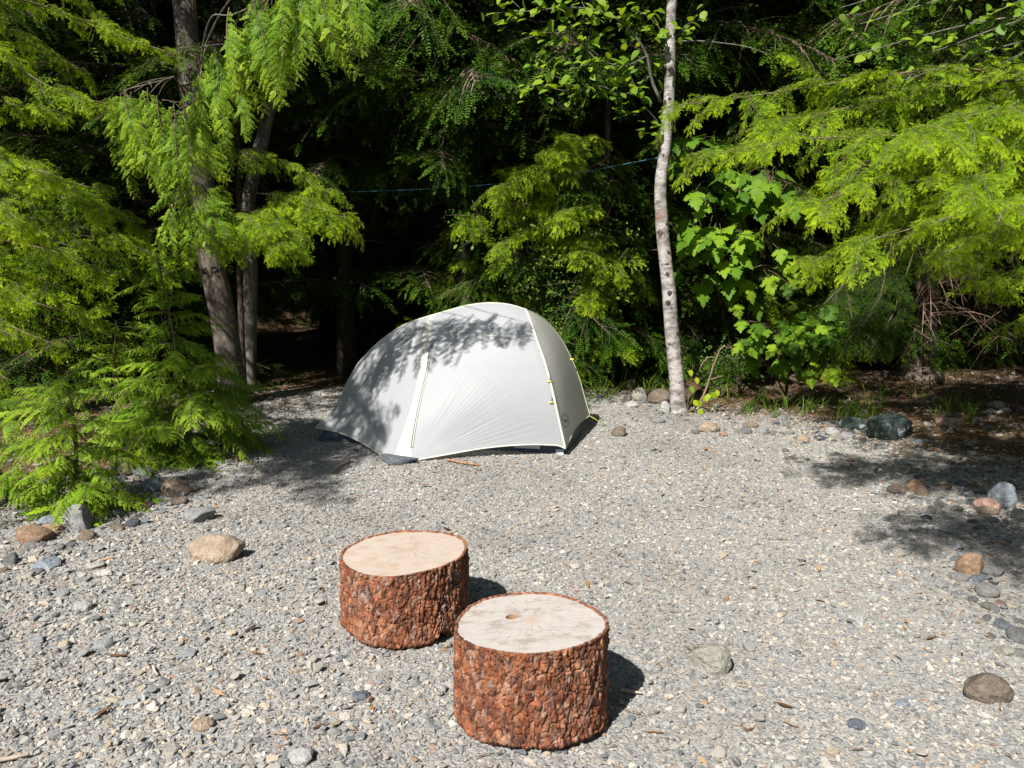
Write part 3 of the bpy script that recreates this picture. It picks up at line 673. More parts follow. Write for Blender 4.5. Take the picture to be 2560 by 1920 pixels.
# ------------------------------------------------------------------ plant materials
def leaf_mat(name, lo, mid, hi, tr=.35, glow=(1.25, 1.15, .5), rough=.5, spec=.12, rnd=.25):
    M = Mat(name); oi = M.n('ShaderNodeObjectInfo'); t = M.attr('tint')
    f = M.math('ADD', t, M.math('MULTIPLY', M.math('SUBTRACT', oi.outputs['Random'], .5), rnd), True)
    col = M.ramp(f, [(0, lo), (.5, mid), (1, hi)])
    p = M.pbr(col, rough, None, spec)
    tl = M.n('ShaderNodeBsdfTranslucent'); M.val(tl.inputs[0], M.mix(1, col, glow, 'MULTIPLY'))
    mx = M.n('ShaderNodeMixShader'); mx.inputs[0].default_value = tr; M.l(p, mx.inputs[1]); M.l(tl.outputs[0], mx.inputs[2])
    return M.done(mx.outputs[0])
LM = dict(
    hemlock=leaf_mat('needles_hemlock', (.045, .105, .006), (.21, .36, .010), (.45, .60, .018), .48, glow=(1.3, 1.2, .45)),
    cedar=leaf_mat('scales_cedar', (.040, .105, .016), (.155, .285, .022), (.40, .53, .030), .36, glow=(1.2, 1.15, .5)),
    dark=leaf_mat('needles_painted_shade', (.007, .021, .004), (.019, .050, .006), (.075, .15, .010), .28, spec=.08),  # conifer needles darkened in colour to deepen the wood's shade
    alder=leaf_mat('leaf_alder', (.09, .18, .015), (.17, .30, .02), (.33, .42, .03), .5, rnd=.6, spec=.3),
    maple=leaf_mat('leaf_maple', (.055, .13, .014), (.115, .235, .018), (.23, .36, .022), .45, rnd=.9),
    shrub=leaf_mat('leaf_shrub', (.045, .12, .015), (.08, .19, .02), (.15, .28, .03), .4, rnd=.5),
    grass=leaf_mat('grass_blade', (.05, .11, .015), (.12, .21, .03), (.27, .30, .07), .4),
    yellow=leaf_mat('leaf_yellow_green', (.14, .25, .012), (.28, .38, .018), (.42, .44, .025), .45, rnd=.8))
def bark_mat(name, a, b, c, sc=(1, 1, .25), s=30, bs=.6):
    M = Mat(name); v = M.coord(sc); n = M.noise(v, s, 5, .65, .3); n2 = M.noise(M.coord(), 5, 4)
    col = M.ramp(n, [(.3, a), (.52, b), (.72, c)]); col = M.mix(.4, col, M.ramp(n2, [(.3, (.5, .52, .5)), (.7, (1.2, 1.15, 1.1))]), 'MULTIPLY')
    return M.done(M.pbr(col, .9, M.bump(n, bs, .012), .2))
BM = dict(
    black=bark_mat('bark_painted_shade', (.012, .009, .007), (.03, .023, .018), (.055, .043, .035)),  # shade put into the bark colour so wood trunks sink into the dark
    brown=bark_mat('bark_brown', (.035, .024, .018), (.09, .065, .05), (.16, .12, .095)),
    grey=bark_mat('bark_grey', (.06, .055, .05), (.15, .14, .125), (.28, .265, .24)),
    twig=bark_mat('bark_twig', (.07, .05, .035), (.15, .11, .075), (.24, .19, .14)),
    dead=bark_mat('bark_dead_twig', (.10, .065, .045), (.20, .14, .105), (.30, .23, .18)),
    cedar=bark_mat('bark_cedar', (.045, .034, .028), (.10, .082, .07), (.20, .175, .155), (1, 1, .5), 22))
def birch_bark():
    M = Mat('bark_birch'); v = M.coord((1, 1, 1)); band = M.coord((1, 1, 6))
    n = M.noise(M.coord((1, 1, 2)), 7, 5, .6); lent = M.noise(band, 16, 3, .6); spot = M.noise(v, 9, 5, .65, .6)
    col = M.ramp(n, [(.32, (.07, .056, .05)), (.44, (.20, .178, .165)), (.57, (.40, .38, .365)), (.70, (.15, .125, .115))])
    col = M.mix(M.ramp(lent, [(.58, (0, 0, 0)), (.66, (.75, .75, .75))]), col, (.15, .12, .10))
    col = M.mix(M.ramp(spot, [(.60, (0, 0, 0)), (.66, (1, 1, 1))]), col, (.055, .042, .038))
    col = M.mix(M.ramp(M.noise(v, 4.1, 3), [(.64, (0, 0, 0)), (.72, (.6, .6, .6))]), col, (.25, .13, .08))
    return M.done(M.pbr(col, .75, M.bump(M.math('SUBTRACT', M.math('MULTIPLY', n, 1.0), M.math('MULTIPLY', lent, .8)), .5, .008), .25))
BM['birch'] = birch_bark()

# ------------------------------------------------------------------ foliage building blocks (mesh data shared between branches)
def unit(v): return v/(np.linalg.norm(v, axis=-1, keepdims=True)+1e-12)
def sprig(rng, l, nlen, nwid, step):
    """a twig of needles along +X in the XY plane; diamonds"""
    k = max(3, int(l/step)); V = []; Tn = []
    for i in range(k):
        t = (i+.5)/k; x = t*l
        for sgn in (-1, 1):
            a = math.radians(68-30*t+rng.normal(0, 7)); ln = nlen*(1-.45*t**2)*rng.uniform(.75, 1.1); z = rng.normal(.12, .22)
            d = unit(np.array([math.cos(a), sgn*math.sin(a), z])); w = np.array([-d[1], d[0], 0])*nwid/2
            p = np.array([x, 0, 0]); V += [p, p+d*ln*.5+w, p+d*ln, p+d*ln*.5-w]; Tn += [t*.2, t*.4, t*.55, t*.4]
    d = np.array([1., 0, -.05]); p = np.array([l*.93, 0, 0]); w = np.array([0, nwid/2, 0]); V += [p, p+d*nlen*.4+w, p+d*nlen*.8, p+d*nlen*.4-w]; Tn += [.6, .7, .75, .7]
    V = np.array(V); return V, np.arange(len(V)).reshape(-1, 4), np.array(Tn)
def place(S, tmpl, P, X, N, sc, mat, tint):
    """many copies of a template: positions P, x-axes X, approx normals N"""
    V, Q, Tn = tmpl; X = unit(X); Yv = unit(np.cross(N, X)); Zv = np.cross(X, Yv)
    R = np.stack([X, Yv, Zv], -1)*np.asarray(sc)[:, None, None]
    W = np.einsum('nij,kj->nki', R, V)+P[:, None]; k = len(V)
    QQ = (Q[None]+(np.arange(len(P))*k)[:, None, None]).reshape(-1, 4)
    S.add(W.reshape(-1, 3), QQ, None, mat, (Tn[None]+np.asarray(tint)[:, None]).ravel().clip(0, 1))
def hemlock_spray(name, seed, L=.9, nlen=.021, nwid=.0068, step=.010, sec=.066, ter=.058, tl=.085, droop=.30, mat='hemlock', width=.44, wood=.006, wob=.05, jit=.42):
    rng = np.random.default_rng(seed); S = Soup()
    tm = [[sprig(rng, l, nlen, nwid, step) for _ in range(3)] for l in (tl*.55, tl*.8, tl*1.1)]
    def axis(t): t = np.asarray(t, float); return np.stack([L*t*(1-.06*t), wob*L*np.sin(t*5+seed), L*(.12*t-droop*t*t)], -1)
    S.tube(axis(np.linspace(0, 1, 12)), np.linspace(wood, .0015, 12), 4, 1)
    n = int(L/sec); rec = {0: [], 1: [], 2: []}
    for i in range(n):
        t = (i+.6)/n
        for sg in (-1, 1):
            tt = min(.995, max(.03, t+rng.normal(0, .45/n))); p0 = axis(tt); tan = unit(axis(min(1, tt+.01))-axis(tt-.01)); side = unit(np.cross([0, 0, 1], tan))*sg
            ls = L*width*(1-tt)**.7*min(1, .4+tt*3)*rng.uniform(.35, 1.25)+.05
            a = math.radians(rng.normal(54-16*tt, 9)); d = unit(tan*math.cos(a)+side*math.sin(a)+np.array([0, 0, rng.normal(-.08, .20)])); sag = rng.uniform(.15, .6)
            def sc_(s, p0=p0, d=d, ls=ls, sag=sag): s = np.asarray(s, float)[..., None]; return p0+d*ls*s+np.array([0, 0, -1])*(sag*ls*s*s)
            S.tube(sc_(np.linspace(0, 1, 5)), np.linspace(wood*.4, .001, 5), 3, 1, cap=False)
            m = max(1, int(ls/ter)); nrm = unit(np.cross(d, side*sg))
            if nrm[2] < 0: nrm = -nrm
            base_t = rng.uniform(-.10, .34)
            for j in range(m+1):
                s = (j+.4)/(m+.6); q = sc_(s); tan2 = unit(d+np.array([0, 0, -2*sag*s]))
                for sg2 in (-1, 1):
                    if rng.random() < .12: continue
                    aa = math.radians(rng.normal(50-18*s, 12)); perp = np.cross(nrm, d)*sg2
                    dd = tan2*math.cos(aa)+perp*math.sin(aa)+np.array([0, 0, rng.normal(-.12, .28)])
                    lt = min(tl*1.15, .5*ls*(1-s)+tl*.6)*rng.uniform(.7, 1.2); cl = 0 if lt < tl*.66 else (1 if lt < tl*.95 else 2)
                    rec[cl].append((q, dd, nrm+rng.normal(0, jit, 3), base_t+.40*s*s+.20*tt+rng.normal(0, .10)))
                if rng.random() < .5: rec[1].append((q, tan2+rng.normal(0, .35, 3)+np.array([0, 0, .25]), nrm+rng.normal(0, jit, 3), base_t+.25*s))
            rec[2].append((sc_(.9), unit(d+np.array([0, 0, -2*sag])), nrm+rng.normal(0, .3, 3), base_t+.5+.15*tt))
    rec[2].append((axis(.95), axis(1.)-axis(.95), np.array([0, 0, 1.]), .5))
    for cl in rec:
        if not rec[cl]: continue
        A = rec[cl]; idx = rng.integers(0, 3, len(A))
        for v in range(3):
            B = [A[i] for i in range(len(A)) if idx[i] == v]
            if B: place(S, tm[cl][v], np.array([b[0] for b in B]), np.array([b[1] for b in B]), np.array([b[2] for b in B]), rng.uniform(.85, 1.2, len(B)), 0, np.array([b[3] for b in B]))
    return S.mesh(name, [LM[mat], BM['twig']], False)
def cedar_frond(name, seed, L=.62, droop=.25, mat='cedar', w=.0064, width=.27):
    rng = np.random.default_rng(seed); S = Soup()
    def axis(t): t = np.asarray(t, float); return np.stack([L*t, .05*L*np.sin(t*3+seed), -L*droop*t*t], -1)
    S.tube(axis(np.linspace(0, 1, 12)), np.linspace(.0042, .0012, 12), 4, 1)
    V = []; Tn = []
    def strip(p, d, ln, wd, t0, t1, nrm):
        s = unit(np.cross(nrm, d))*wd/2; V.extend([p-s*.7, p+s*.7, p+d*ln*.75+s, p+d*ln]); Tn.extend([t0, t0, (t0+t1)/2, t1])
        V.extend([p-s*.7, p+d*ln*.75+s*0, p+d*ln, p+d*ln*.7-s]); Tn.extend([t0, t0, t1, t1])
    n = int(L/.024)
    for i in range(n):
        t = (i+.5)/n*.97+.02; sg = 1 if i % 2 else -1
        p0 = axis(t); tan = unit(axis(min(1, t+.01))-axis(t-.01)); side = unit(np.cross([0, 0, 1], tan))*sg
        ls = L*width*(min(1, .35+2.2*t))*(1-t)**.55*rng.uniform(.75, 1.15)+.025; a = math.radians(rng.normal(52-14*t, 5))
        d = unit(tan*math.cos(a)+side*math.sin(a)+np.array([0, 0, rng.normal(-.12, .22)])); curl = rng.uniform(.1, .7); base = rng.uniform(.1, .4)+.25*t
        m = max(2, int(ls/.0125)); prev = p0; nrm = np.array([0, 0, 1.])+rng.normal(0, .2, 3)
        for j in range(m):
            s0, s1 = j/m, (j+1)/m; q0 = p0+d*ls*s0+np.array([0, 0, -curl*ls*s0*s0]); q1 = p0+d*ls*s1+np.array([0, 0, -curl*ls*s1*s1]); dd = q1-q0; ln = np.linalg.norm(dd); dd = dd/ln
            strip(q0, dd, ln*1.15, w*(1-.3*s0), base+.2*s0, base+.2*s1, nrm)
            if j:
                lt = (.30*ls*(1-s0)**.8+.009)*rng.uniform(.8, 1.1)
                for s2 in ((-1, 1) if True else (1,)):
                    pr = unit(np.cross(nrm, dd))*s2; aa = math.radians(rng.normal(40, 5)); d2 = unit(dd*math.cos(aa)+pr*math.sin(aa)+np.array([0, 0, rng.normal(-.15, .12)]))
                    strip(q0, d2, lt, w*.9, base+.2*s0, base+.32+.2*s0, nrm)
                    if lt > .024:
                        for f, s3 in ((.35, 1), (.55, -1)):
                            pr3 = unit(np.cross(nrm, d2))*s3; d3 = unit(d2*.8+pr3*.6); strip(q0+d2*lt*f, d3, lt*.42, w*.8, base+.2, base+.4, nrm)
    V = np.array(V); S.add(V, np.arange(len(V)).reshape(-1, 4), None, 0, np.clip(Tn, 0, 1))
    return S.mesh(name, [LM[mat], BM['twig']], False)

HS = [hemlock_spray('spray', 10+k, L=.9, droop=[.25, .38, .30, .48, .2, .35][k], width=[.44, .36, .5, .40, .32, .46][k]) for k in range(6)]
HS_SHADE = [hemlock_spray('spray', 30+k, L=1.3, nlen=.026, nwid=.008, step=.015, sec=.085, ter=.075, tl=.15, droop=.3, mat='dark') for k in range(3)]
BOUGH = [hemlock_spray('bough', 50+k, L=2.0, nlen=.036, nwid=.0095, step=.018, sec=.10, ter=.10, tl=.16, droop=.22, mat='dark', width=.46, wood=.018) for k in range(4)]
CF = [cedar_frond('frond', 70+k, L=.62, droop=[.15, .30, .45, .2, .6, .35][k], width=[.27, .22, .3, .34, .25, .2][k]) for k in range(6)]

def mat_axes(p, x, n, s):
    X = Vector(x).normalized(); Y = Vector(n).cross(X)
    if Y.length < 1e-4: Y = Vector((0, 1, 0)).cross(X)
    Y.normalize(); Zv = X.cross(Y)
    return Matrix(((X.x*s, Y.x*s, Zv.x*s, p[0]), (X.y*s, Y.y*s, Zv.y*s, p[1]), (X.z*s, Y.z*s, Zv.z*s, p[2]), (0, 0, 0, 1)))
def put(name, me, parent, B, p, x, n, s):
    o = bpy.data.objects.new(name, me); COL.objects.link(o); o.parent = parent
    o.matrix_basis = Matrix.Translation(-Vector(B)) @ mat_axes(p, x, n, s); return o
def trunk(tree, B, pts, rad, mat, seg=16, rough=.10, n=60, seed=1, name='trunk'):
    c = catmull(pts, n); r = np.interp(np.linspace(0, 1, n), np.linspace(0, 1, len(rad)), rad)
    r = r.copy(); r[:3] *= np.array([1.35, 1.18, 1.06]) if n > 20 else 1
    S = Soup(); S.tube(c-np.array(B[:]), r, seg, rough=rough, seed=seed); return S.obj(name, BM[mat], tree), c
def limb(tree, B, pts, r0, r1, mat='twig', n=20, name='limb'):
    c = catmull(pts, n); S = Soup(); S.tube(c-np.array(B[:]), np.linspace(r0, r1, n), 6); return S.obj(name, BM[mat], tree), c
def hemlock_limb(tree, B, base, tip, rng, sprays=HS, n=9, ls=.75, sag=.12, start=.25, name='spray', droop=.35, r0=.014, mid=None):
    base = np.array(base[:], float); tip = np.array(tip[:], float); L = np.linalg.norm(tip-base); u = (tip-base)/L; sd = unit(np.cross([0, 0, 1.], u))
    pts = [base]+[base+(tip-base)*f+np.array([0, 0, sag*4*f*(1-f)*1.2])+sd*rng.gauss(0, .05*L)+np.array([0, 0, rng.gauss(0, .02*L)]) for f in (.3, .55, .8)]+[tip]
    lo, c = limb(tree, B, pts, r0, .003, 'twig', 28); U = .9 if sprays is HS else 1.3
    n = int(n*1.5)
    for i in range(n):
        t = start+(1-start)*(i+rng.random())/n; k = min(int(t*27), 26); p = c[k]*(1-(t*27-k))+c[k+1]*(t*27-k); tan = unit(c[k+1]-c[k])
        side = unit(np.cross([0, 0, 1.], tan))*(1 if i % 2 else -1); a = math.radians(rng.gauss(50, 15))
        d = tan*math.cos(a)+side*math.sin(a)+np.array([0, 0, rng.gauss(-droop, .30)])
        s = ls*(1-.35*t)*rng.uniform(.45, 1.1); put(name, rng.choice(sprays), lo, B, p+np.array([0, 0, .02]), d, (rng.gauss(-.1, .3), rng.gauss(-.45, .3), 1), s/U)
        if sprays is HS and i % 2: put(name, rng.choice(sprays), lo, B, p+np.array([0, -.01, .03]), tan+side*rng.uniform(-.4, .4)+np.array([0, 0, rng.uniform(-.05, .25)]), (rng.gauss(-.1, .2), -.5, 1), s*.62/U)
    tan = unit(c[-1]-c[-4]); put(name, rng.choice(sprays), lo, B, c[-4]-tan*.2*ls, tan+np.array([0, 0, -.05]), (0, 0, 1), ls*.7/U)
    return lo
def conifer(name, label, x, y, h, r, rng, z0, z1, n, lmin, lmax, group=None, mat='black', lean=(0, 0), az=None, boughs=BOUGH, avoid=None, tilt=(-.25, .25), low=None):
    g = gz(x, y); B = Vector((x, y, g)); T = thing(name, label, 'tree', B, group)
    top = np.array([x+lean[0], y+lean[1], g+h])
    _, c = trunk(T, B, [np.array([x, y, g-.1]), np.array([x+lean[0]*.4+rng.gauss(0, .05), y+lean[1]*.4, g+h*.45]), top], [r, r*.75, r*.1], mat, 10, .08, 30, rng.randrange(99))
    for i in range(n):
        f = (i+rng.random())/n; z = z0+(z1-z0)*f; k = min(28, max(1, int(z/h*29))); p = c[k]
        a = i*2.4+rng.gauss(0, .3) if az is None else rng.uniform(*az)
        l = (lmin+(lmax-lmin)*(1-f)**.8)*rng.uniform(.8, 1.15); d = Vector((math.cos(a), math.sin(a), rng.uniform(*tilt)))
        if low: l = min((p[1]-6.5)/max(.05, -d.y), 9) if d.y < 0 and z > 2.2 else 9; l = min(l, 9); l = min(l, lmax*(.30+.70*float(smooth(1.2, 4.2, z)))*(1-.35*f)*rng.uniform(.75, 1.1))
        put('bough', rng.choice(boughs), T, B, Vector((p[0], p[1], g+z)), d, (rng.gauss(0, .15), rng.gauss(0, .15), 1), l/(2.0 if boughs is BOUGH else 1.3))
    return T
# ------------------------------------------------------------------ trees, near ones first
RNG = random.Random(3)
def make_birch():
    B = ground(1695, 1030); Yb = B.y
    T = thing('birch_tree', 'slender pale-barked birch tree with dark knots standing at the clearing edge behind the tent', 'tree', B)
    path = [(1697, 1040), (1690, 930), (1677, 800), (1672, 720), (1663, 650), (1655, 560), (1652, 460), (1661, 380), (1669, 300), (1675, 200), (1676, 100), (1680, 0), (1690, -300), (1700, -700)]
    pts = [at(x, y, Yb) for x, y in path]; m = Yb/FPX
    tr, c = trunk(T, B, pts, [.076, .070, .065, .060, .058, .053, .049, .046, .044, .042, .040, .038, .028, .015], 'birch', 18, .10, 130, 5)
    # fresh wound and knots
    S = Soup(); n = 16; w = np.array(at(1686, 919, Yb)[:]); a = np.linspace(0, 2*math.pi, n, endpoint=False)
    ring = [np.stack([w[0]+.026*r*np.cos(a)+.008*r, w[1]-.068-.012*(1-r)*0+np.abs(np.cos(a))*r*.014, w[2]+.034*r*np.sin(a)], -1) for r in (1, .6, .1)]
    S.grid(np.array(ring)-np.array(B[:]), closed_u=True); S.obj('wound', simple('raw_wood', (.42, .19, .08), .8), tr)
    kn = simple('knot_dark', (.05, .04, .036), .9)
    for (px, py, rr) in ((1672, 732, .030), (1668, 755, .024), (1664, 660, .022), (1668, 630, .016), (1690, 830, .014), (1698, 880, .012), (1650, 470, .02), (1657, 390, .016), (1676, 770, .014), (1694, 955, .013), (1663, 560, .014), (1672, 250, .02), (1674, 190, .018)):
        q = np.array(at(px, py, Yb)[:]); q[1] -= np.interp(py, [0, 560, 1030], [.036, .049, .069]); S = Soup()
        S.tube([q+[0, .02, 0], q+[0, -.004, 0], q+[0, -.006, 0]], [rr, rr*.85, rr*.3], 9, rough=.3, seed=int(px)); o = S.obj('knot', kn, tr, Vector((0, 0, 0))); o.location = -B
    leafme = leaf_mesh('leaf', .088, .058, LM['alder'])
    def branch(pp, r0, n, t0=.2, spread=.10, dY=0):
        pts = [at(x, y, Yb+dy) for x, y, dy in pp]; lo, c = limb(T, B, pts, r0, .0025, 'grey', 26, 'branch')
        leaves_on(lo, B, c, n, t0, spread, leafme, RNG)
    branch([(1652, 255, 0), (1630, 203, -.05), (1617, 139, -.1), (1592, 97, -.15), (1541, 46, -.2), (1470, 22, -.3), (1400, 20, -.4), (1322, 28, -.5), (1216, 34, -.6)], .016, 92, .30, .17)
    branch([(1617, 140, -.1), (1560, 165, -.2), (1500, 155, -.3), (1440, 170, -.4), (1400, 185, -.45)], .006, 48, .2, .14)
    branch([(1625, 190, -.05), (1558, 236, -.2), (1499, 215, -.3), (1449, 225, -.4), (1415, 203, -.45), (1377, 186, -.5), (1343, 169, -.55)], .005, 42, .15, .12)
    branch([(1450, 228, -.4), (1400, 225, -.5), (1330, 215, -.55), (1290, 230, -.6)], .003, 14, .3, .08)
    branch([(1645, 305, 0), (1613, 266, -.1), (1592, 224, -.15), (1571, 181, -.2), (1560, 160, -.2)], .006, 14, .3, .10)
    branch([(1600, 290, -.05), (1570, 285, -.1), (1550, 295, -.1)], .003, 8, .2, .06)
    branch([(1676, 150, 0), (1660, 90, -.1), (1630, 50, -.15), (1580, 20, -.2)], .008, 34, .2, .16)
    branch([(1678, 110, 0), (1720, 60, -.1), (1750, 50, -.15)], .004, 14, .2, .12)
    branch([(1676, 105, 0), (1735, 102, -.1), (1800, 107, -.1), (1870, 118, -.15), (1921, 136, -.15)], .007, 0)
    branch([(1500, 30, -.3), (1440, 60, -.35), (1390, 75, -.4), (1330, 80, -.4)], .004, 40, .1, .14)
    branch([(1400, 80, -.35), (1370, 110, -.3), (1340, 150, -.35), (1335, 168, -.4)], .006, 3, .8, .05)
    branch([(1455, 5, -.3), (1480, 60, -.3), (1470, 100, -.3)], .003, 6, .3, .06)
    branch([(1300, 20, -.5), (1240, -30, -.55), (1180, -40, -.6)], .004, 12, .1, .1)
    branch([(1652, 370, 0), (1640, 340, -.05), (1615, 330, -.1), (1590, 325, -.1)], .003, 8, .3, .07)
    return T
def leaf_mesh(name, l, w, mat, fold=.25):
    S = Soup(); n = 7; t = np.linspace(0, 1, n); half = w/2*np.sin(math.pi*t**.8)**.8
    half[0] = .0006; half[-1] = .0003
    c = np.stack([t*l+.008, 0*t, -.12*l*t*t], -1); lft = c+np.stack([0*t, half, half*fold], -1); rgt = c+np.stack([0*t, -half, half*fold], -1)
    S.grid(np.stack([lft, c, rgt], 1), tint=np.full(n*3, .5)); S.add([(0, .0007, 0), (0, -.0007, 0), (.009, -.0007, 0), (.009, .0007, 0)], [(0, 1, 2, 3)])
    return S.mesh(name, mat, True)
def leaves_on(lo, B, c, n, t0, spread, me, rng, smin=.75, smax=1.25):
    for i in range(n):
        t = t0+(1-t0)*(i+rng.random())/n; k = min(int(t*(len(c)-1)), len(c)-2); p = Vector(c[k]); tan = Vector(c[k+1]-c[k]).normalized()
        off = Vector((rng.gauss(0, 1), rng.gauss(0, 1), rng.gauss(.1, .8))).normalized()*abs(rng.gauss(0, spread))
        d = (tan*.5+Vector((rng.gauss(0, 1), rng.gauss(-.3, .8), rng.gauss(-.35, .5)))).normalized()
        put('leaf', me, lo, B, p+off, d, Vector((rng.gauss(-.25, .4), rng.gauss(-.5, .4), 1)), rng.uniform(smin, smax))
make_birch()

def maple_mesh(name, mat, size=.24):
    # five-lobed toothed leaf, stalk at the origin, tip along +X
    half = [(.0, .0), (-.06, .10), (-.10, .22), (.02, .20), (.02, .34), (.10, .30), (.14, .44), (.20, .40), (.30, .52), (.33, .42), (.42, .42), (.38, .32), (.44, .22), (.52, .26), (.60, .34), (.64, .24), (.76, .22), (.74, .14), (.88, .10), (1.0, 0)]
    o = [(x, y) for x, y in half]+[(x, -y) for x, y in half[-2:0:-1]]
    V = [(.30, 0, .0)]+[(x, y, .12*abs(y)-.25*x*x-.25*y*y) for x, y in o]; n = len(o)
    mid = [((.30+x)/2, y/2, .05*abs(y)-.06*((.3+x)/2)**2) for x, y in o]
    V = V+mid; Q = []; T = []
    for k in range(n):
        k2 = (k+1) % n; Q.append((1+k, 1+k2, 1+n+k2, 1+n+k)); T.append((0, 1+n+k, 1+n+k2))
    S = Soup(); S.add(np.array(V)*size, Q, T, 0, .5); S.tube(np.array([(-.35, 0, -.05), (-.1, 0, .01), (.0, 0, 0), (.3, 0, .004)])*size, .0018, 4, 0, .9)
    return S.mesh(name, mat, True)
def make_maple(label, base, stems, n, seed, box, size=.22):
    rng = random.Random(seed); B = base; T = thing('maple_sapling', label, 'sapling', B)
    me = maple_mesh('leaf', LM['maple'], size); allc = []
    for pts in stems:
        lo, c = limb(T, B, [B]+pts, .011, .003, 'brown', 24, 'stem'); allc.append((lo, c))
    for i in range(n):
        lo, c = allc[i % len(allc)]; k = int((.25+.75*rng.random())*22); q = Vector(c[k])
        x0, x1, y0, y1, d0, d1 = box[i % len(box)]; tgt = at(rng.uniform(x0, x1), rng.uniform(y0, y1), rng.uniform(d0, d1))
        # nearest point on a stem carries the leaf stalk
        best = min(((Vector(p)-tgt).length, j, ci) for ci, (l_, cc) in enumerate(allc) for j, p in enumerate(cc)); lo, cc = allc[best[2]]; q = Vector(cc[best[1]])
        S = Soup(); mid = (q+tgt)/2+Vector((0, 0, .06)); cv = catmull([q, mid, tgt], 6); S.tube(cv-np.array(B[:]), .0022, 4); S.obj('leaf_stalk', BM['twig'], lo)
        d = (tgt-q).normalized()*.5+Vector((rng.gauss(0, .5), rng.gauss(-.45, .35), rng.gauss(-.55, .3)))
        put('leaf', me, lo, B, tgt, d, Vector((rng.gauss(-.2, .3), rng.gauss(-.55, .3), 1)), rng.uniform(.65, 1.15))
    return T
bm_ = ground(1850, 985)
make_maple('broad-leaved maple sapling rising behind the birch trunk, its big leaves under the hemlock bough', bm_,
           [[at(1835, 800, bm_.y), at(1800, 600, 7.9), at(1770, 400, 7.7)], [at(1800, 750, bm_.y), at(1740, 560, 7.9), at(1720, 380, 7.8)], [at(1880, 700, 8), at(1900, 520, 7.8), at(1930, 430, 7.6)]],
           140, 5, [(1690, 1800, 340, 430, 7.5, 8), (1690, 1960, 400, 520, 7.4, 7.9), (1680, 1860, 540, 620, 7.4, 7.9), (1690, 1900, 560, 720, 7.5, 8), (1850, 1990, 430, 520, 7.4, 7.8), (1820, 2000, 600, 790, 7.5, 7.9)])
bm2 = ground(1965, 990)
make_maple('low maple sapling with sunlit leaves close above the grass', bm2, [[at(1960, 900, 7.4), at(1940, 840, 7.3)], [at(1990, 900, 7.4), at(2040, 850, 7.2)], [at(1930, 930, 7.5), at(1890, 880, 7.4)]],
           84, 6, [(1850, 2090, 800, 880, 7.0, 7.5), (1870, 2080, 840, 940, 7.0, 7.5), (1940, 2070, 790, 860, 7, 7.4)], .17)

# hemlocks on the right
def right_hemlock():
    rng = random.Random(11); x, y = 5.15, 6.1; g = gz(x, y); B = Vector((x, y, g))
    T = thing('hemlock_tree', 'hemlock reaching long sunlit yellow-green boughs across the birch trunk', 'tree', B)
    trunk(T, B, [(x, y, g-.1), (x+.05, y, 3), (x, y+.1, 7), (x, y, 11)], [.16, .13, .09, .02], 'brown', 12, .08, 50, 3)
    tips = [(1662, 268, 5.9, 3.05, .75, 15), (1745, 395, 5.6, 2.7, .80, 14), (1850, 330, 6.1, 2.9, .85, 14), (1975, 530, 5.3, 2.3, .8, 14), (2080, 430, 5.6, 2.6, .9, 13), (1995, 665, 5.9, 1.9, .65, 10), (2145, 610, 4.9, 2.0, .75, 12),
            (2330, 650, 4.7, 1.8, .65, 11), (2450, 720, 5.1, 1.5, .6, 10), (2260, 360, 5.3, 2.8, .85, 12), (2400, 480, 5.0, 2.3, .85, 11), (2230, 540, 6.0, 2.0, .8, 11), (2480, 600, 4.6, 1.8, .7, 9), (2380, 300, 5.9, 2.95, .8, 10), (2500, 400, 5.3, 2.5, .8, 9), (2540, 820, 5.0, 1.3, .5, 6)]
    for px, py, Y, bz, ls, n in tips:
        tip = at(px, py, Y); hemlock_limb(T, B, (x-.05, y-.02, tip.z+.22), tip, rng, HS, n, ls*.82, .14, .16, droop=.22)
    for i in range(30):                                     # crown above the frame
        z = 3.6+i*.24; a = i*2.4+rng.gauss(0, .3); put('bough', rng.choice(BOUGH), T, B, Vector((x, y, z)), Vector((math.cos(a), math.sin(a), rng.uniform(-.2, .2))), (0, 0, 1), rng.uniform(.7, 1.15)*(1.25-.07*i*.5))
right_hemlock()
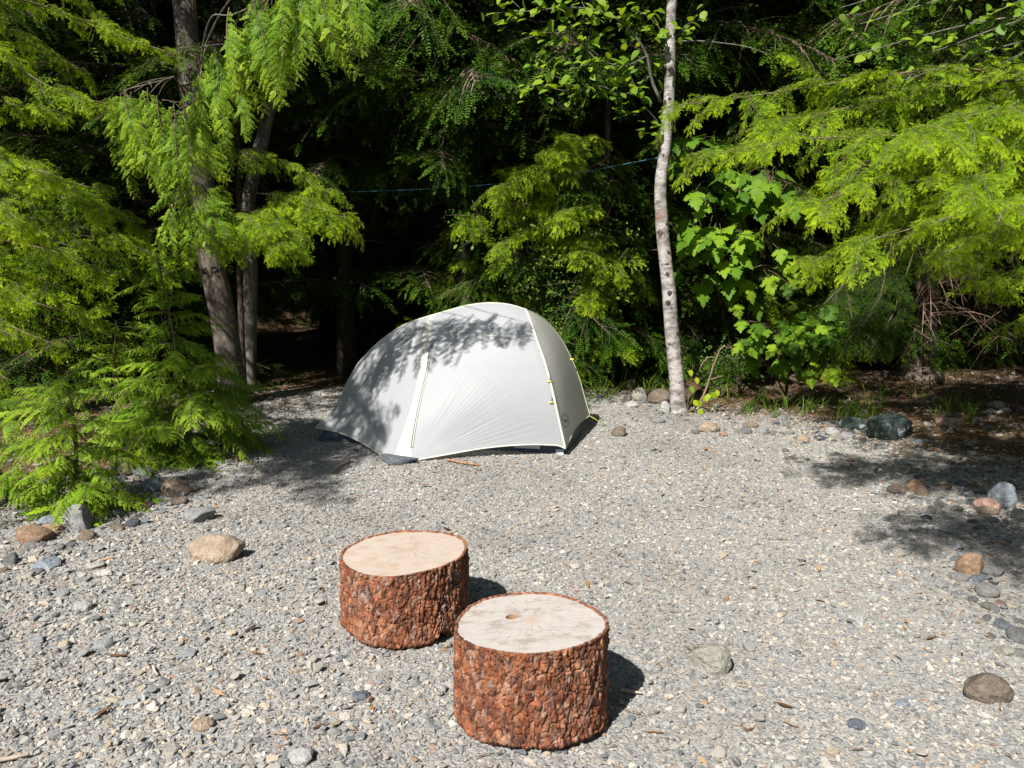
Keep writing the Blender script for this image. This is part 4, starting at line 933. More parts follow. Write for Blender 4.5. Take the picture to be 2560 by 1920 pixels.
def back_hemlock():
    rng = random.Random(12); p = ground(2288, 935); B = p; x, y = p.x, p.y
    T = thing('hemlock_tree', 'dark-trunked hemlock in shade with bare dead twigs low on its trunk', 'tree', B)
    trunk(T, B, [(x, y, -.1), (x+.02, y, 2), (x, y, 6), (x, y, 11)], [.19, .16, .11, .02], 'brown', 14, .12, 60, 8)
    for i in range(34):
        a = rng.uniform(-2.9, -.2) if i < 26 else rng.uniform(0, 6.28); z = rng.uniform(.6, 2.0); l = rng.uniform(.8, 2.1)
        q = np.array([x, y, B.z+z]); d = np.array([math.cos(a), math.sin(a), .05]); pts = [q, q+d*l*.5+[0, 0, .06], q+d*l+[0, 0, -.35*l*rng.uniform(.3, 1.3)]]
        lo, c = limb(T, B, pts, .008, .002, 'dead', 12, 'dead_branch')
        S = Soup()
        for _ in range(7):
            k = rng.randrange(3, 11); dd = Vector((rng.gauss(0, 1), rng.gauss(0, .7), rng.gauss(-.7, .5))).normalized()*rng.uniform(.15, .5); a0 = Vector(c[k])
            S.tube(catmull([a0, a0+dd*.5+Vector((0, 0, .03)), a0+dd+Vector((0, 0, -.08))], 6)-np.array(B[:]), [.004, .003, .003, .002, .002, .0015], 4)
        S.obj('dead_twig', BM['dead'], lo)
    for i in range(44):
        z = 1.9+i*.2; a = i*2.4+rng.gauss(0, .3); put('bough', rng.choice(BOUGH), T, B, Vector((x, y, B.z+z)), Vector((math.cos(a), math.sin(a), rng.uniform(-.35, .1))), (0, 0, 1), rng.uniform(.75, 1.15)*(1.15-.018*i))
    for px, py, Y, z in ((2110, 860, 7.6, 1.9), (2180, 870, 7.5, 1.8), (2060, 760, 8, 2), (2200, 740, 7.6, 2.2), (2130, 800, 7.8, 2.0)):
        hemlock_limb(T, B, (x, y, B.z+z), at(px, py, Y), rng, HS_SHADE, 6, .7, .1, .3, droop=.8)
back_hemlock()

# left side: hemlock with its trunk out of view, cedar with carved trunk, leaning birch
def left_hemlock():
    rng = random.Random(21); x, y = -4.85, 5.7; g = gz(x, y); B = Vector((x, y, g))
    T = thing('hemlock_tree', 'hemlock whose sunlit yellow-green boughs crowd in beside the carved trunk', 'tree', B)
    trunk(T, B, [(x, y, g-.1), (x, y, 3), (x+.1, y, 7), (x, y, 11)], [.15, .12, .08, .02], 'brown', 12, .08, 50, 4)
    tips = [(300, 80, 6.9, 3.4, .6, 10), (435, 135, 6.6, 3.2, .55, 10), (240, 190, 6.7, 3.1, .55, 9), (345, 555, 5.2, 2.1, .7, 12), (250, 475, 5.3, 2.2, .75, 11), (150, 440, 5.0, 2.3, .7, 9), (190, 620, 4.9, 1.9, .7, 10), (60, 560, 4.6, 1.9, .65, 8), (285, 265, 5.9, 2.7, .65, 10), (150, 280, 5.6, 2.7, .6, 8), (300, 690, 5.5, 1.7, .6, 8),
            (70, 760, 5.2, 1.4, .55, 8), (260, 800, 5.4, 1.35, .6, 9), (160, 870, 5.3, 1.1, .5, 7), (60, 850, 5.1, 1.1, .5, 6), (400, 640, 6.0, 1.7, .6, 8), (20, 950, 5.1, .8, .45, 5)]
    for px, py, Y, bz, ls, n in tips:
        tip = at(px, py, Y); hemlock_limb(T, B, (x+.05, y, tip.z+.25), tip, rng, HS, max(4, int(n*.7)), ls*.85, .14, .2, droop=.28)
    for tip, n, ls in (((-2.7, 2.8, 2.9), 14, .8), ((-3.1, 3.5, 3.1), 12, .8), ((-2.5, 3.2, 3.2), 14, .7), ((-3.4, 2.4, 2.8), 10, .7), ((-2.9, 3.2, 3.0), 14, .8), ((-3.1, 2.55, 2.9), 9, .55), ((-2.65, 2.3, 2.9), 8, .5)):
        hemlock_limb(T, B, (x-.05, y-.1, tip[2]+.9), tip, rng, HS, n, ls, .14, .70, droop=.2)
    for i in range(26):
        z = 4.3+i*.24; a = i*2.4+rng.gauss(0, .3)
        if math.sin(a) < .1 and z < 8: continue
        put('bough', rng.choice(BOUGH), T, B, Vector((x, y, z)), Vector((math.cos(a), math.sin(a), rng.uniform(-.2, .2))), (0, 0, 1), rng.uniform(.7, 1.1)*(1.1-.03*i))
left_hemlock()

def young_hemlock():
    rng = random.Random(23); p = ground(610, 985); B = p; x, y = p.x, p.y
    T = thing('hemlock_tree', 'young hemlock spreading lit sprays across the two pale trunks', 'tree', B)
    trunk(T, B, [(x, y, -.05), (x+.03, y, 1.4), (x+.1, y+.1, 3.4)], [.035, .028, .008], 'brown', 8, .05, 30, 6)
    for px, py, Y, bz, ls, n in ((880, 552, 7.3, 2.1, .6, 9), (760, 600, 7.0, 1.9, .6, 9), (700, 615, 6.8, 1.75, .45, 7), (560, 612, 6.7, 1.7, .45, 7), (500, 540, 6.9, 2.1, .45, 7), (820, 480, 7.5, 2.5, .5, 7), (690, 650, 7.0, 1.6, .35, 5)):
        hemlock_limb(T, B, (x+.04, y, bz), at(px, py, Y), rng, HS, n, ls, .08, .2, droop=.35, r0=.008)
young_hemlock()

def carved_cedar():
    rng = random.Random(24); p = ground(578, 1008); B = p; Y = p.y
    T = thing('cedar_tree', 'cedar with letters carved in its grey trunk and drooping flat fronds overhead', 'tree', B)
    path = [(582, 1015), (570, 880), (556, 780), (536, 690), (516, 560), (500, 430), (482, 250), (465, 60), (440, -300), (420, -700)]
    tr, c = trunk(T, B, [at(a, b, Y) for a, b in path], [.135, .122, .118, .116, .112, .105, .095, .085, .06, .02], 'cedar', 22, .07, 120, 9)
    bv = BVHTree.FromPolygons([v.co+B for v in tr.data.vertices], [tuple(q.vertices) for q in tr.data.polygons])
    def cast(px, py):
        d = pdir(px, py).normalized(); h = bv.ray_cast(CAM, d)[0]
        return None if h is None else np.array((h-d*.001-B)[:])
    S = Soup(); z1 = lambda x, y: (x/2.37, y/2.37)
    for st in ([(1200, 1640), (1218, 1585), (1240, 1640)], [(1207, 1618), (1234, 1616)], [(1252, 1640), (1252, 1578)], [(1252, 1580), (1284, 1585), (1284, 1605), (1254, 1612)], [(1262, 1612), (1294, 1640)], [(1304, 1570), (1300, 1598)], [(1316, 1568), (1312, 1590)]):
        P = [cast(*z1(x, y)) for x, y in catmull([np.array(q, float) for q in st], 12)] if len(st) < 3 else sum([[cast(*z1(*(np.array(st[i])*(1-t)+np.array(st[i+1])*t))) for t in np.linspace(0, 1, 6)] for i in range(len(st)-1)], [])
        P = [q for q in P if q is not None]
        if len(P) > 2: S.tube(P, .0075, 5)
    if S.n: S.obj('carving', simple('carved_bark', (.022, .016, .013), .9), tr)
    # drooping limbs and fronds: (frond top x, y, frond tip x, y, distance)
    fr = [(692, -10, 717, 185, 4.75), (747, -15, 762, 118, 4.7), (802, -20, 846, 138, 4.65), (658, 38, 692, 222, 4.8), (603, 50, 578, 248, 4.9), (515, 122, 445, 315, 5.1), (590, 230, 614, 328, 4.95), (519, 190, 480, 385, 5.2), (512, 290, 520, 405, 5.25), (316, 232, 350, 375, 5.7), (405, 250, 412, 450, 5.6),
          (440, 300, 415, 480, 5.5), (886, -25, 902, 108, 4.7), (680, 20, 700, 150, 4.85), (625, 60, 640, 230, 4.9), (560, 120, 545, 300, 5.05), (380, 220, 375, 400, 5.7), (540, 250, 560, 400, 5.2), (725, -15, 735, 160, 4.8), (345, 300, 380, 440, 5.7), (300, 235, 310, 380, 6.1), (335, 230, 345, 400, 6.15), (370, 240, 365, 420, 6.1), (395, 240, 400, 400, 6.2), (425, 255, 432, 440, 6.1), (450, 270, 455, 450, 6.15), (330, 330, 325, 460, 6.0), (385, 320, 395, 480, 6.05),
          (770, -30, 800, 110, 4.75), (830, -35, 880, 90, 4.7), (650, -10, 640, 120, 4.9), (580, 80, 600, 200, 5.0), (470, 330, 500, 470, 5.4), (360, 260, 330, 400, 5.8),
          (456, 480, 365, 506, 6.0), (439, 506, 352, 626, 6.0), (485, 506, 572, 588, 6.0), (428, 545, 424, 640, 5.95), (470, 500, 400, 640, 6.05), (500, 540, 470, 660, 6.3), (520, 560, 560, 650, 6.4), (470, 520, 520, 620, 6.0), (480, 450, 430, 560, 6.1), (500, 480, 590, 540, 6.1)]
    limbs = [[at(478, 200, Y), at(560, 20, 6.0), at(640, -30, 4.9), at(760, -60, 4.45), at(900, -40, 4.35)], [at(490, 330, Y), at(520, 60, 6.0), at(600, 30, 4.9), at(690, -12, 4.5)], [at(495, 360, Y), at(500, 170, 6.0), at(515, 115, 4.9), at(560, 110, 4.65)],
             [at(486, 300, Y), at(440, 200, 6.5), at(390, 205, 5.8), at(310, 225, 5.7)], [at(505, 460, Y), at(490, 470, 6.5), at(460, 480, 6.0)], [at(500, 420, Y), at(480, 280, 6.2), at(450, 280, 5.5)]]
    LC = [limb(T, B, l, .010, .003, 'grey', 26) for l in limbs]
    for i, (x0, y0, x1, y1, d) in enumerate(fr):
        d = 4.35+(d-4.65)*.75 if d < 5.3 else d; a = at(x0, y0, d); b = at(x1, y1, d-.08); best = min(((Vector(q)-a).length, k, j) for k, (lo, cc) in enumerate(LC) for j, q in enumerate(cc)); lo, cc = LC[best[1]]; q = Vector(cc[best[2]])
        if best[0] > .03: S = Soup(); S.tube(catmull([q, (q+a)/2+Vector((0, 0, .03)), a], 6)-np.array(B[:]), .003, 4); S.obj('twig', BM['twig'], lo)
        for rep in range(2 if d < 5.6 else 1):
            j = Vector((rng.gauss(0, .03), rng.gauss(0, .06), rng.gauss(0, .03)))*rep
            l = (b-a).length*1.1; x = (b-a)+j; put('frond', CF[(i+rep) % 6], lo, B, a+j, x, Vector((rng.gauss(.0, .35), -1, .5)), max(.3, l/.60)*(1-.15*rep))
    # higher fronds, above the picture, whose shade falls on the tent
    tent_pts = [(840, 960, 6.2), (870, 900, 6.22), (905, 850, 6.3), (880, 975, 6.1), (945, 820, 6.3), (960, 890, 6.0), (920, 940, 6.0), (835, 1015, 6.1), (870, 1035, 6.0), (905, 990, 5.95), (990, 800, 6.25), (1030, 790, 6.2), (985, 850, 6.0), (1015, 830, 6.0), (900, 905, 6.15), (930, 870, 6.2), (860, 990, 6.1), (1045, 800, 6.1), (890, 1040, 5.9), (970, 820, 6.2), (950, 930, 5.9), (850, 1050, 6.0)]
    lo, cc = limb(T, B, [at(490, 60, Y), Vector((-2.4, 6.0, 4.1)), Vector((-2.5, 4.8, 3.9)), Vector((-2.45, 3.8, 3.6))], .02, .005, 'twig', 26)
    for i, (px, py, yy) in enumerate(tent_pts):
        W = at(px, py, yy); t = 2.35+.25*rng.random(); q = W+Vector((-.53, -.85, 1.072))*t; up = Vector((rng.gauss(-.2, .25), rng.gauss(0, .2), .30)); a = q+up; b = q-up
        k = min(range(26), key=lambda j: (Vector(cc[j])-a).length); m = Vector(cc[k]); S = Soup(); S.tube(catmull([m, (m+a)/2+Vector((0, 0, .05)), a], 6)-np.array(B[:]), .003, 4); S.obj('twig', BM['twig'], lo)
        put('frond', CF[i % 6], lo, B, a, b-a, Vector((rng.gauss(.3, .3), -1, .5)), rng.uniform(.9, 1.2))
carved_cedar()

def leaning_birch():
    p = ground(622, 968); B = p; Y = p.y
    T = thing('birch_tree', 'thin leaning pale trunk just beyond the carved cedar', 'tree', B)
    path = [(622, 975), (624, 820), (626, 696), (624, 640), (618, 570), (624, 485), (637, 422), (658, 338), (672, 278), (717, 205), (743, 155), (800, 0), (900, -300), (960, -700)]
    tr, c = trunk(T, B, [at(a, b, Y) for a, b in path], [.078, .075, .074, .072, .07, .068, .066, .064, .062, .06, .058, .052, .035, .01], 'grey', 14, .06, 110, 19)
    # its crown, above the picture, shades the wood behind
    me = leaf_mesh('leaf', .062, .042, LM['alder']); rng = random.Random(8)
    S = Soup(); 
    for k in range(9):
        i = 72+k*4; a = rng.uniform(0, 6.28); l = rng.uniform(1.2, 2.0); q = c[i]; d = np.array([math.cos(a), math.sin(a), .4])
        lo, cc = limb(T, B, [q, q+d*l*.5, q+d*l], .016, .004, 'grey', 16, 'branch')
        for _ in range(14):
            t = rng.uniform(.25, 1); pp = Vector(cc[int(t*15)]); put('leafy_twig', LEAFY, lo, B, pp, Vector((rng.gauss(0, 1), rng.gauss(0, 1), rng.gauss(-.1, .4))), (0, 0, 1), rng.uniform(.8, 1.3))
def leafy_twig(name, mat, seed, n=26, L=.5, l=.06, w=.042):
    rng = np.random.default_rng(seed); S = Soup(); ax = lambda t: np.array([L*t, .06*math.sin(4*t), -.12*L*t*t]); S.tube([ax(t) for t in np.linspace(0, 1, 6)], np.linspace(.004, .001, 6), 4, 1)
    for i in range(n):
        p = ax(rng.uniform(.1, 1))+rng.normal(0, .05, 3); d = unit(rng.normal(size=3)+[.6, 0, -.3]); nn = unit(rng.normal(0, .45, 3)+[0, 0, 1.]); s = unit(np.cross(nn, d)); f = rng.uniform(.7, 1.2)
        V = [p, p+d*l*.35*f+s*w*.42*f, p+d*l*.7*f+s*w*.36*f, p+d*l*f, p+d*l*.7*f-s*w*.36*f, p+d*l*.35*f-s*w*.42*f]; S.add(V, [(0, 1, 2, 3), (0, 3, 4, 5)], None, 0, rng.uniform(.1, .8))
    return S.mesh(name, [LM[mat], BM['twig']], False)
LEAFY = leafy_twig('leafy_twig', 'alder', 1); LEAFY_S = [leafy_twig('leafy_twig', 'shrub', 5+k, 40, .32, .034, .022) for k in range(2)]
leaning_birch()

# cedar saplings at the left edge of the clearing
def cedar_sapling(label, base, apex, n, l0, l1, seed, az=None, low=.05):
    rng = random.Random(seed); B = base; T = thing('cedar_sapling', label, 'sapling', B)
    mid = (B+apex)/2+Vector((rng.gauss(0, .05), 0, 0)); lo, c = limb(T, B, [B-Vector((0, 0, .05)), mid, apex], .020, .004, 'twig', 30, 'stem')
    for i in range(n):
        t = low+(1-low)*(i+rng.random())/n; q = Vector(c[min(29, int(t*29))]); a = i*2.4+rng.gauss(0, .4)
        if az: a = rng.uniform(*az) if rng.random() < .8 else a
        l = (l0+(l1-l0)*t)*rng.uniform(.75, 1.2); d = Vector((math.cos(a), math.sin(a), rng.uniform(-.1, .45)-.25*(1-t)))
        put('frond', rng.choice(CF), T, B, q, d, (rng.gauss(0, .25), rng.gauss(-.35, .2), 1), l/.62)
        if l > .5:                                        # a second order of side fronds
            for s in (-1, 1):
                sd = Vector((-d.y, d.x, 0))*s; dd = d.normalized()*.8+sd*.55+Vector((0, 0, -.25)); put('frond', rng.choice(CF), T, B, q+d.normalized()*l*rng.uniform(.25, .5), dd, (rng.gauss(0, .2), rng.gauss(-.35, .2), 1), l*.62/.62)
b1 = ground(475, 1140)
cedar_sapling('tall cedar sapling with a drooping leader in front of the carved trunk', b1, at(392, 632, b1.y-.05), 62, .74, .22, 31, (-2.9, .8), .06)
b2 = ground(185, 1262)
cedar_sapling('low bright cedar sapling sprawling over rocks at the gravel edge', b2, at(165, 925, b2.y), 40, .64, .26, 32, (-2.9, .3), .1)
b3 = ground(35, 1250)
cedar_sapling('small cedar sapling with trailing fronds beside the rounded brown rock', b3, at(-40, 960, b3.y), 26, .55, .25, 33, (-2.0, .6), .1)
b4 = ground(330, 1130)
cedar_sapling('bushy cedar sapling in shade behind the low bright one', b4, at(290, 800, b4.y), 24, .6, .25, 34, None, .1)

# alder at the upper right with hanging leafy boughs
def right_alder():
    rng = random.Random(41); x, y = 4.5, 5.6; g = gz(x, y); B = Vector((x, y, g)); T = thing('alder_tree', 'alder hanging rounded leaves over the top of the hemlock boughs', 'tree', B)
    trunk(T, B, [(x, y, g-.1), (x+.1, y, 2.5), (x, y, 6)], [.06, .05, .015], 'grey', 10, .06, 40, 4); me = leaf_mesh('leaf', .07, .055, LM['alder'])
    for tip, n in (((2085, 150, 5.6), 44), ((2150, 60, 5.7), 34), ((2260, 200, 5.6), 28), ((2330, 130, 5.5), 30), ((2420, 60, 5.6), 26), ((2100, 20, 5.9), 20), ((2500, 160, 5.5), 22)):
        t = at(*tip); b = np.array([x, y, t.z+.3]); lo, c = limb(T, B, [b, (b+np.array(t[:]))/2+[0, 0, .12], t], .010, .0025, 'grey', 26, 'branch'); leaves_on(lo, B, c, n, .3, .12, me, rng)
right_alder()
# ------------------------------------------------------------------ the wood behind
def wood():
    rng = random.Random(51); G = 'shaded conifers in the wood behind the tent'
    spots = [(-7.2, 9.0, 13, .16), (-5.4, 10.2, 14, .17), (-3.9, 9.3, 12, .12), (-2.6, 11.2, 14, .17), (-1.0, 10.4, 13, .13), (.5, 11.6, 14, .16), (1.9, 10.2, 13, .12), (3.3, 11.2, 14, .17), (5.0, 11.6, 13, .15), (7.2, 9.8, 14, .17), (9.0, 11.5, 14, .17),
             (-8.6, 12.5, 15, .2), (-4.8, 13.5, 15, .19), (-1.8, 14.2, 15, .2), (1.2, 14.6, 15, .2), (4.0, 14.4, 15, .2), (7.0, 14.2, 15, .2), (-6.6, 16.5, 16, .22), (-3.2, 17.2, 16, .2), (0, 18, 16, .22), (3.0, 17.4, 16, .2), (6.4, 17.4, 16, .22), (10, 15.5, 16, .2), (-10.5, 15.5, 16, .2)]
    adj = ['slim', 'straight', 'thin young', 'broad', 'dense', 'tall', 'slender', 'stout', 'shaggy', 'leafy', 'wide-crowned']
    for i, (x, y, h, r) in enumerate(spots):
        near = y < 12
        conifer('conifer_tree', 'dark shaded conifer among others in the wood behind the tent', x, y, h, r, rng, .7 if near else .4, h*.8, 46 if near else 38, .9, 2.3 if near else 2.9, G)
wood()
def canopy():
    """edge trees whose crowns pass over the picture and keep the wood dark"""
    rng = random.Random(61); G = 'tall conifers in the first row behind the tent'
    for (x, y, h, n) in ((-3.7, 8.3, 12, 80), (-2.0, 9.2, 13, 90), (-.5, 8.9, 13, 96), (1.0, 8.9, 13, 90), (2.6, 9.0, 13, 74), (-5.6, 7.8, 12, 66), (6.6, 8.2, 12, 60), (4.2, 9.4, 13, 66)):
        where = {-3.7: 'close behind the carved cedar', -2.0: 'beyond the leaning pale trunk', -.5: 'straight behind the tent vestibule', 1.0: 'behind the tent end', 2.6: 'behind the tall maple sapling', -5.6: 'behind the hemlock beside the carved trunk', 6.6: 'next to the hemlock with dead twigs', 4.2: 'directly behind the hemlock with dead twigs'}[x]
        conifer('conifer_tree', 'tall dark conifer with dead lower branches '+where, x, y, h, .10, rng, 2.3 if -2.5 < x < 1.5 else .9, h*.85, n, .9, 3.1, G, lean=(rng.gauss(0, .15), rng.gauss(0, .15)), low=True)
        T = [o for o in scene.objects if o.get('group') == G][-1]; B = T.location
        for k in range(9):                                  # bare dead lower branches
            a = rng.uniform(0, 6.28); q = np.array([B.x, B.y, B.z+rng.uniform(.8, 3.4)]); d = np.array([math.cos(a), math.sin(a), rng.uniform(-.1, .5)]); l = rng.uniform(.5, 1.5)
            limb(T, B, [q, q+d*l*.5+[0, 0, .05], q+d*l+[0, 0, -.12*l]], .009, .002, 'dead', 8, 'dead_branch')
canopy()
def sky_screen_trees():  # unseen conifers added to hold back the sky's fill light
    rng = random.Random(63); G = 'unseen conifers added round the clearing behind the viewpoint'
    for (x, y) in ((-9.5, -9.5), (-6.0, -12), (-2.2, -11), (1.5, -10), (5, -9), (8.5, -7), (10.5, -3), (10.5, 1), (9.5, 4.6), (-12.5, -6), (-12.5, -1), (-11.5, 4), (-8.6, 7.2)):
        conifer('conifer_tree', 'tall unseen conifer added beside the open side of the clearing', x, y, 11.5, .15, rng, .6, 11, 44, 1.2, 3.3, G)
sky_screen_trees()
def far_wood():
    rng = np.random.default_rng(5); n = 2600; P = np.stack([rng.uniform(-26, 26, n), rng.uniform(15.5, 27, n), rng.uniform(0, 1, n)**.8], -1)
    P[:, 2] = gz_arr(P[:, 0], P[:, 1])+P[:, 2]*11; a = rng.uniform(0, 6.28, n); S = Soup()
    me = bpy.data.meshes.new('far_wood'); me.vertices.add(n); me.vertices.foreach_set('co', P.astype(np.float32).ravel())
    rot = np.stack([rng.normal(0, .15, n), rng.normal(.1, .2, n), a], -1); sc = rng.uniform(1.0, 1.9, n); at_ = me.attributes.new('rot', 'FLOAT_VECTOR', 'POINT'); at_.data.foreach_set('vector', rot.astype(np.float32).ravel())
    at_ = me.attributes.new('scl', 'FLOAT_VECTOR', 'POINT'); at_.data.foreach_set('vector', np.repeat(sc, 3).astype(np.float32)); at_ = me.attributes.new('pick', 'INT', 'POINT'); at_.data.foreach_set('value', rng.integers(0, 4, n).astype(np.int32))
    protos = bpy.data.collections.new('bough_shapes')
    for m in BOUGH: protos.objects.link(bpy.data.objects.new('bough', m))
    ng = bpy.data.node_groups['scatter_gravel'].copy()
    for nd in ng.nodes:
        if nd.bl_idname == 'GeometryNodeCollectionInfo': nd.inputs['Collection'].default_value = protos
    o = link(bpy.data.objects.new('far_wood', me)); md = o.modifiers.new('scatter', 'NODES'); md.node_group = ng
    tag(o, 'dark far-off conifer wood closing the view behind the first trees', 'wood', kind='stuff')
far_wood()
def overhang():
    rng = random.Random(62); x, y = 4.3, .7; g = gz(x, y); B = Vector((x, y, g)); T = thing('hemlock_tree', 'hemlock standing beside the clearing whose overhead boughs shade the right-hand gravel', 'tree', B)
    trunk(T, B, [(x, y, g-.1), (x, y, 3), (x, y, 9)], [.17, .14, .03], 'brown', 12, .08, 40, 3)
    for tip, n, ls in (((.5, 1.25, 3.1), 14, .65), ((.85, 1.4, 3.15), 14, .65), ((.8, 1.05, 3.0), 12, .6), ((1.7, 3.3, 3.1), 16, .8), ((2.3, 3.4, 3.2), 16, .8), ((1.6, 2.6, 3.2), 18, .8), ((1.2, 2.3, 3.1), 18, .7), ((2.0, 2.9, 3.0), 18, .8), ((.6, 1.6, 3.2), 14, .7), ((.45, 2.6, 3.0), 14, .6), ((.55, 2.75, 3.1), 14, .65), ((.9, 3.0, 3.1), 9, .6), ((1.5, 3.0, 3.0), 10, .7), ((1.9, 3.2, 3.1), 10, .8), ((1.6, 1.7, 3.0), 10, .7), ((.75, 2.55, 3.15), 9, .6), ((1.2, 2.75, 3.0), 9, .6), ((1.7, 2.8, 3.3), 10, .8), ((1.15, 1.35, 3.1), 9, .6), ((1.9, 1.9, 3.6), 10, .8), ((2.3, 2.6, 3.5), 9, .8), ((2.4, 1.6, 4.1), 9, .8), ((2.2, 3.3, 3.2), 9, .75)):
        hemlock_limb(T, B, (x, y, tip[2]+.5), tip, rng, HS, n, ls, .1, .45, droop=.15)
overhang()
# undergrowth between tent and wood
def understorey():
    rng = random.Random(71)
    for (px, py, Yb, h, n, lab) in ((1330, 935, 8.9, 3.4, 40, 'tall young hemlock half lit behind the tent end'), (1480, 940, 9.2, 3.9, 40, 'tall young hemlock beside the blue cord and birch trunk'), (1620, 940, 9.6, 4.2, 40, 'tall young hemlock straight behind the birch trunk'), (330, 960, 8.6, 3.6, 40, 'young hemlock in shade behind the carved trunk'), (150, 960, 8.2, 3.4, 38, 'young hemlock in deep shade behind the sunlit boughs'), (2120, 930, 9.8, 4.0, 40, 'tall young hemlock behind the right-hand boughs'), (1270, 945, 9.2, 2.3, 26, 'lit young hemlock close behind the tent toward the birch trunk'), (1400, 945, 9.2, 2.5, 28, 'young hemlock filling the gap beside the birch trunk'), (1180, 940, 9.3, 2.3, 26, 'dim young hemlock behind the tent ridge'),
                                   (1560, 945, 9.6, 2.2, 24, 'young hemlock just behind the birch trunk'), (2000, 940, 9.2, 2.2, 24, 'young hemlock in shade behind the low maple'), (1780, 950, 9.3, 2.4, 26, 'young hemlock in shade behind the maple sapling')):
        p = at(px, py, Yb); x, y = p.x, p.y; g = gz(x, y); B = Vector((x, y, g)); T = thing('hemlock_sapling', lab, 'sapling', B); mix_ = HS+HS_SHADE[:1] if h < 3 else HS_SHADE+HS[:1]
        trunk(T, B, [(x, y, g-.05), (x+.03, y, g+h*.5), (x+rng.gauss(0, .1), y, g+h)], [.03, .022, .005], 'brown', 6, .05, 20, 3)
        for i in range(n):
            t = (i+.5)/n; a = i*2.4; l = (1.15-.75*t)*rng.uniform(.8, 1.2)*(1.25 if h > 3 else 1); put('spray', rng.choice(mix_), T, B, Vector((x, y, g+h*(.12+.86*t))), Vector((math.cos(a), math.sin(a), rng.uniform(-.2, .2))), (0, -.2, 1), l/.95)
    p = ground(1480, 968); B = p; T = thing('shrub', 'small round-leaved green shrub right beside the tent end', 'shrub', B)
    for k in range(7):
        a = k*.9; tip = at(1435+k*17, 850+12*(k % 3), p.y-.1+.1*math.sin(a)); lo, c = limb(T, B, [B, (B+tip)/2+Vector((0, 0, .05)), tip], .006, .002, 'twig', 12, 'stem')
        for j in range(7): q = Vector(c[4+j]); put('leafy_twig', LEAFY_S[j % 2], lo, B, q, Vector((rng.gauss(0, 1), rng.gauss(-.3, .8), rng.gauss(.2, .4))), (0, -.4, 1), rng.uniform(.45, .75))
    p = ground(1800, 995); B = p; T = thing('shrub', 'low small-leaved shrub behind the crooked dead stick', 'shrub', B)
    for k in range(9):
        tip = at(1725+k*20, 880+10*(k % 3), p.y); lo, c = limb(T, B, [B, (B+tip)/2+Vector((0, 0, .04)), tip], .005, .002, 'twig', 12, 'stem')
        for j in range(7): q = Vector(c[4+j]); put('leafy_twig', LEAFY_S[j % 2], lo, B, q, Vector((rng.gauss(0, 1), rng.gauss(-.3, .8), rng.gauss(.1, .4))), (0, -.4, 1), rng.uniform(.5, .8))
understorey()

def lit_thicket():
    rng = random.Random(77); p = at(1500, 960, 8.5); g = gz(p.x, p.y); B = Vector((p.x, p.y, g)); T = thing('hemlock_tree', 'hemlock spreading lit sprays over the tent end beside the birch', 'tree', B)
    trunk(T, B, [B-Vector((0, 0, .05)), B+Vector((.03, 0, 2)), B+Vector((0, 0, 5))], [.05, .04, .01], 'brown', 8, .05, 30, 6)
    for px, py, Y, n, ls in ((1230, 480, 7.4, 9, .6), (1150, 560, 7.6, 8, .55), (1330, 430, 7.35, 9, .6), (1400, 545, 7.3, 8, .55), (1250, 620, 7.5, 8, .5), (1440, 640, 7.4, 7, .5), (1380, 380, 7.3, 8, .5), (1560, 690, 7.5, 6, .45), (1470, 760, 7.5, 6, .45)):
        t = at(px, py, Y); hemlock_limb(T, B, (B.x, B.y, t.z+.15), t, rng, HS, n, ls, .1, .25, droop=.3, r0=.008)
    p = at(1360, 965, 8.3); g = gz(p.x, p.y); B = Vector((p.x, p.y, g)); T = thing('shrub', 'tall small-leaved shrub catching light between tent and birch', 'shrub', B)
    for px, py, Y in ((1180, 500, 7.6), (1290, 430, 7.4), (1400, 450, 7.3), (1500, 560, 7.3), (1330, 600, 7.5), (1450, 700, 7.5), (1550, 470, 7.4), (1570, 620, 7.5)):
        t = at(px, py, Y); lo, c = limb(T, B, [B, (B+t)/2+Vector((0, .1, .15)), t], .010, .002, 'twig', 16, 'stem')
        for j in range(8): q = Vector(c[7+j]); put('leafy_twig', LEAFY_S[j % 2] if j % 3 else LEAFY, lo, B, q, Vector((rng.gauss(0, 1), rng.gauss(-.4, .7), rng.gauss(0, .4))), (0, -.4, 1), rng.uniform(.6, 1.0))
lit_thicket()
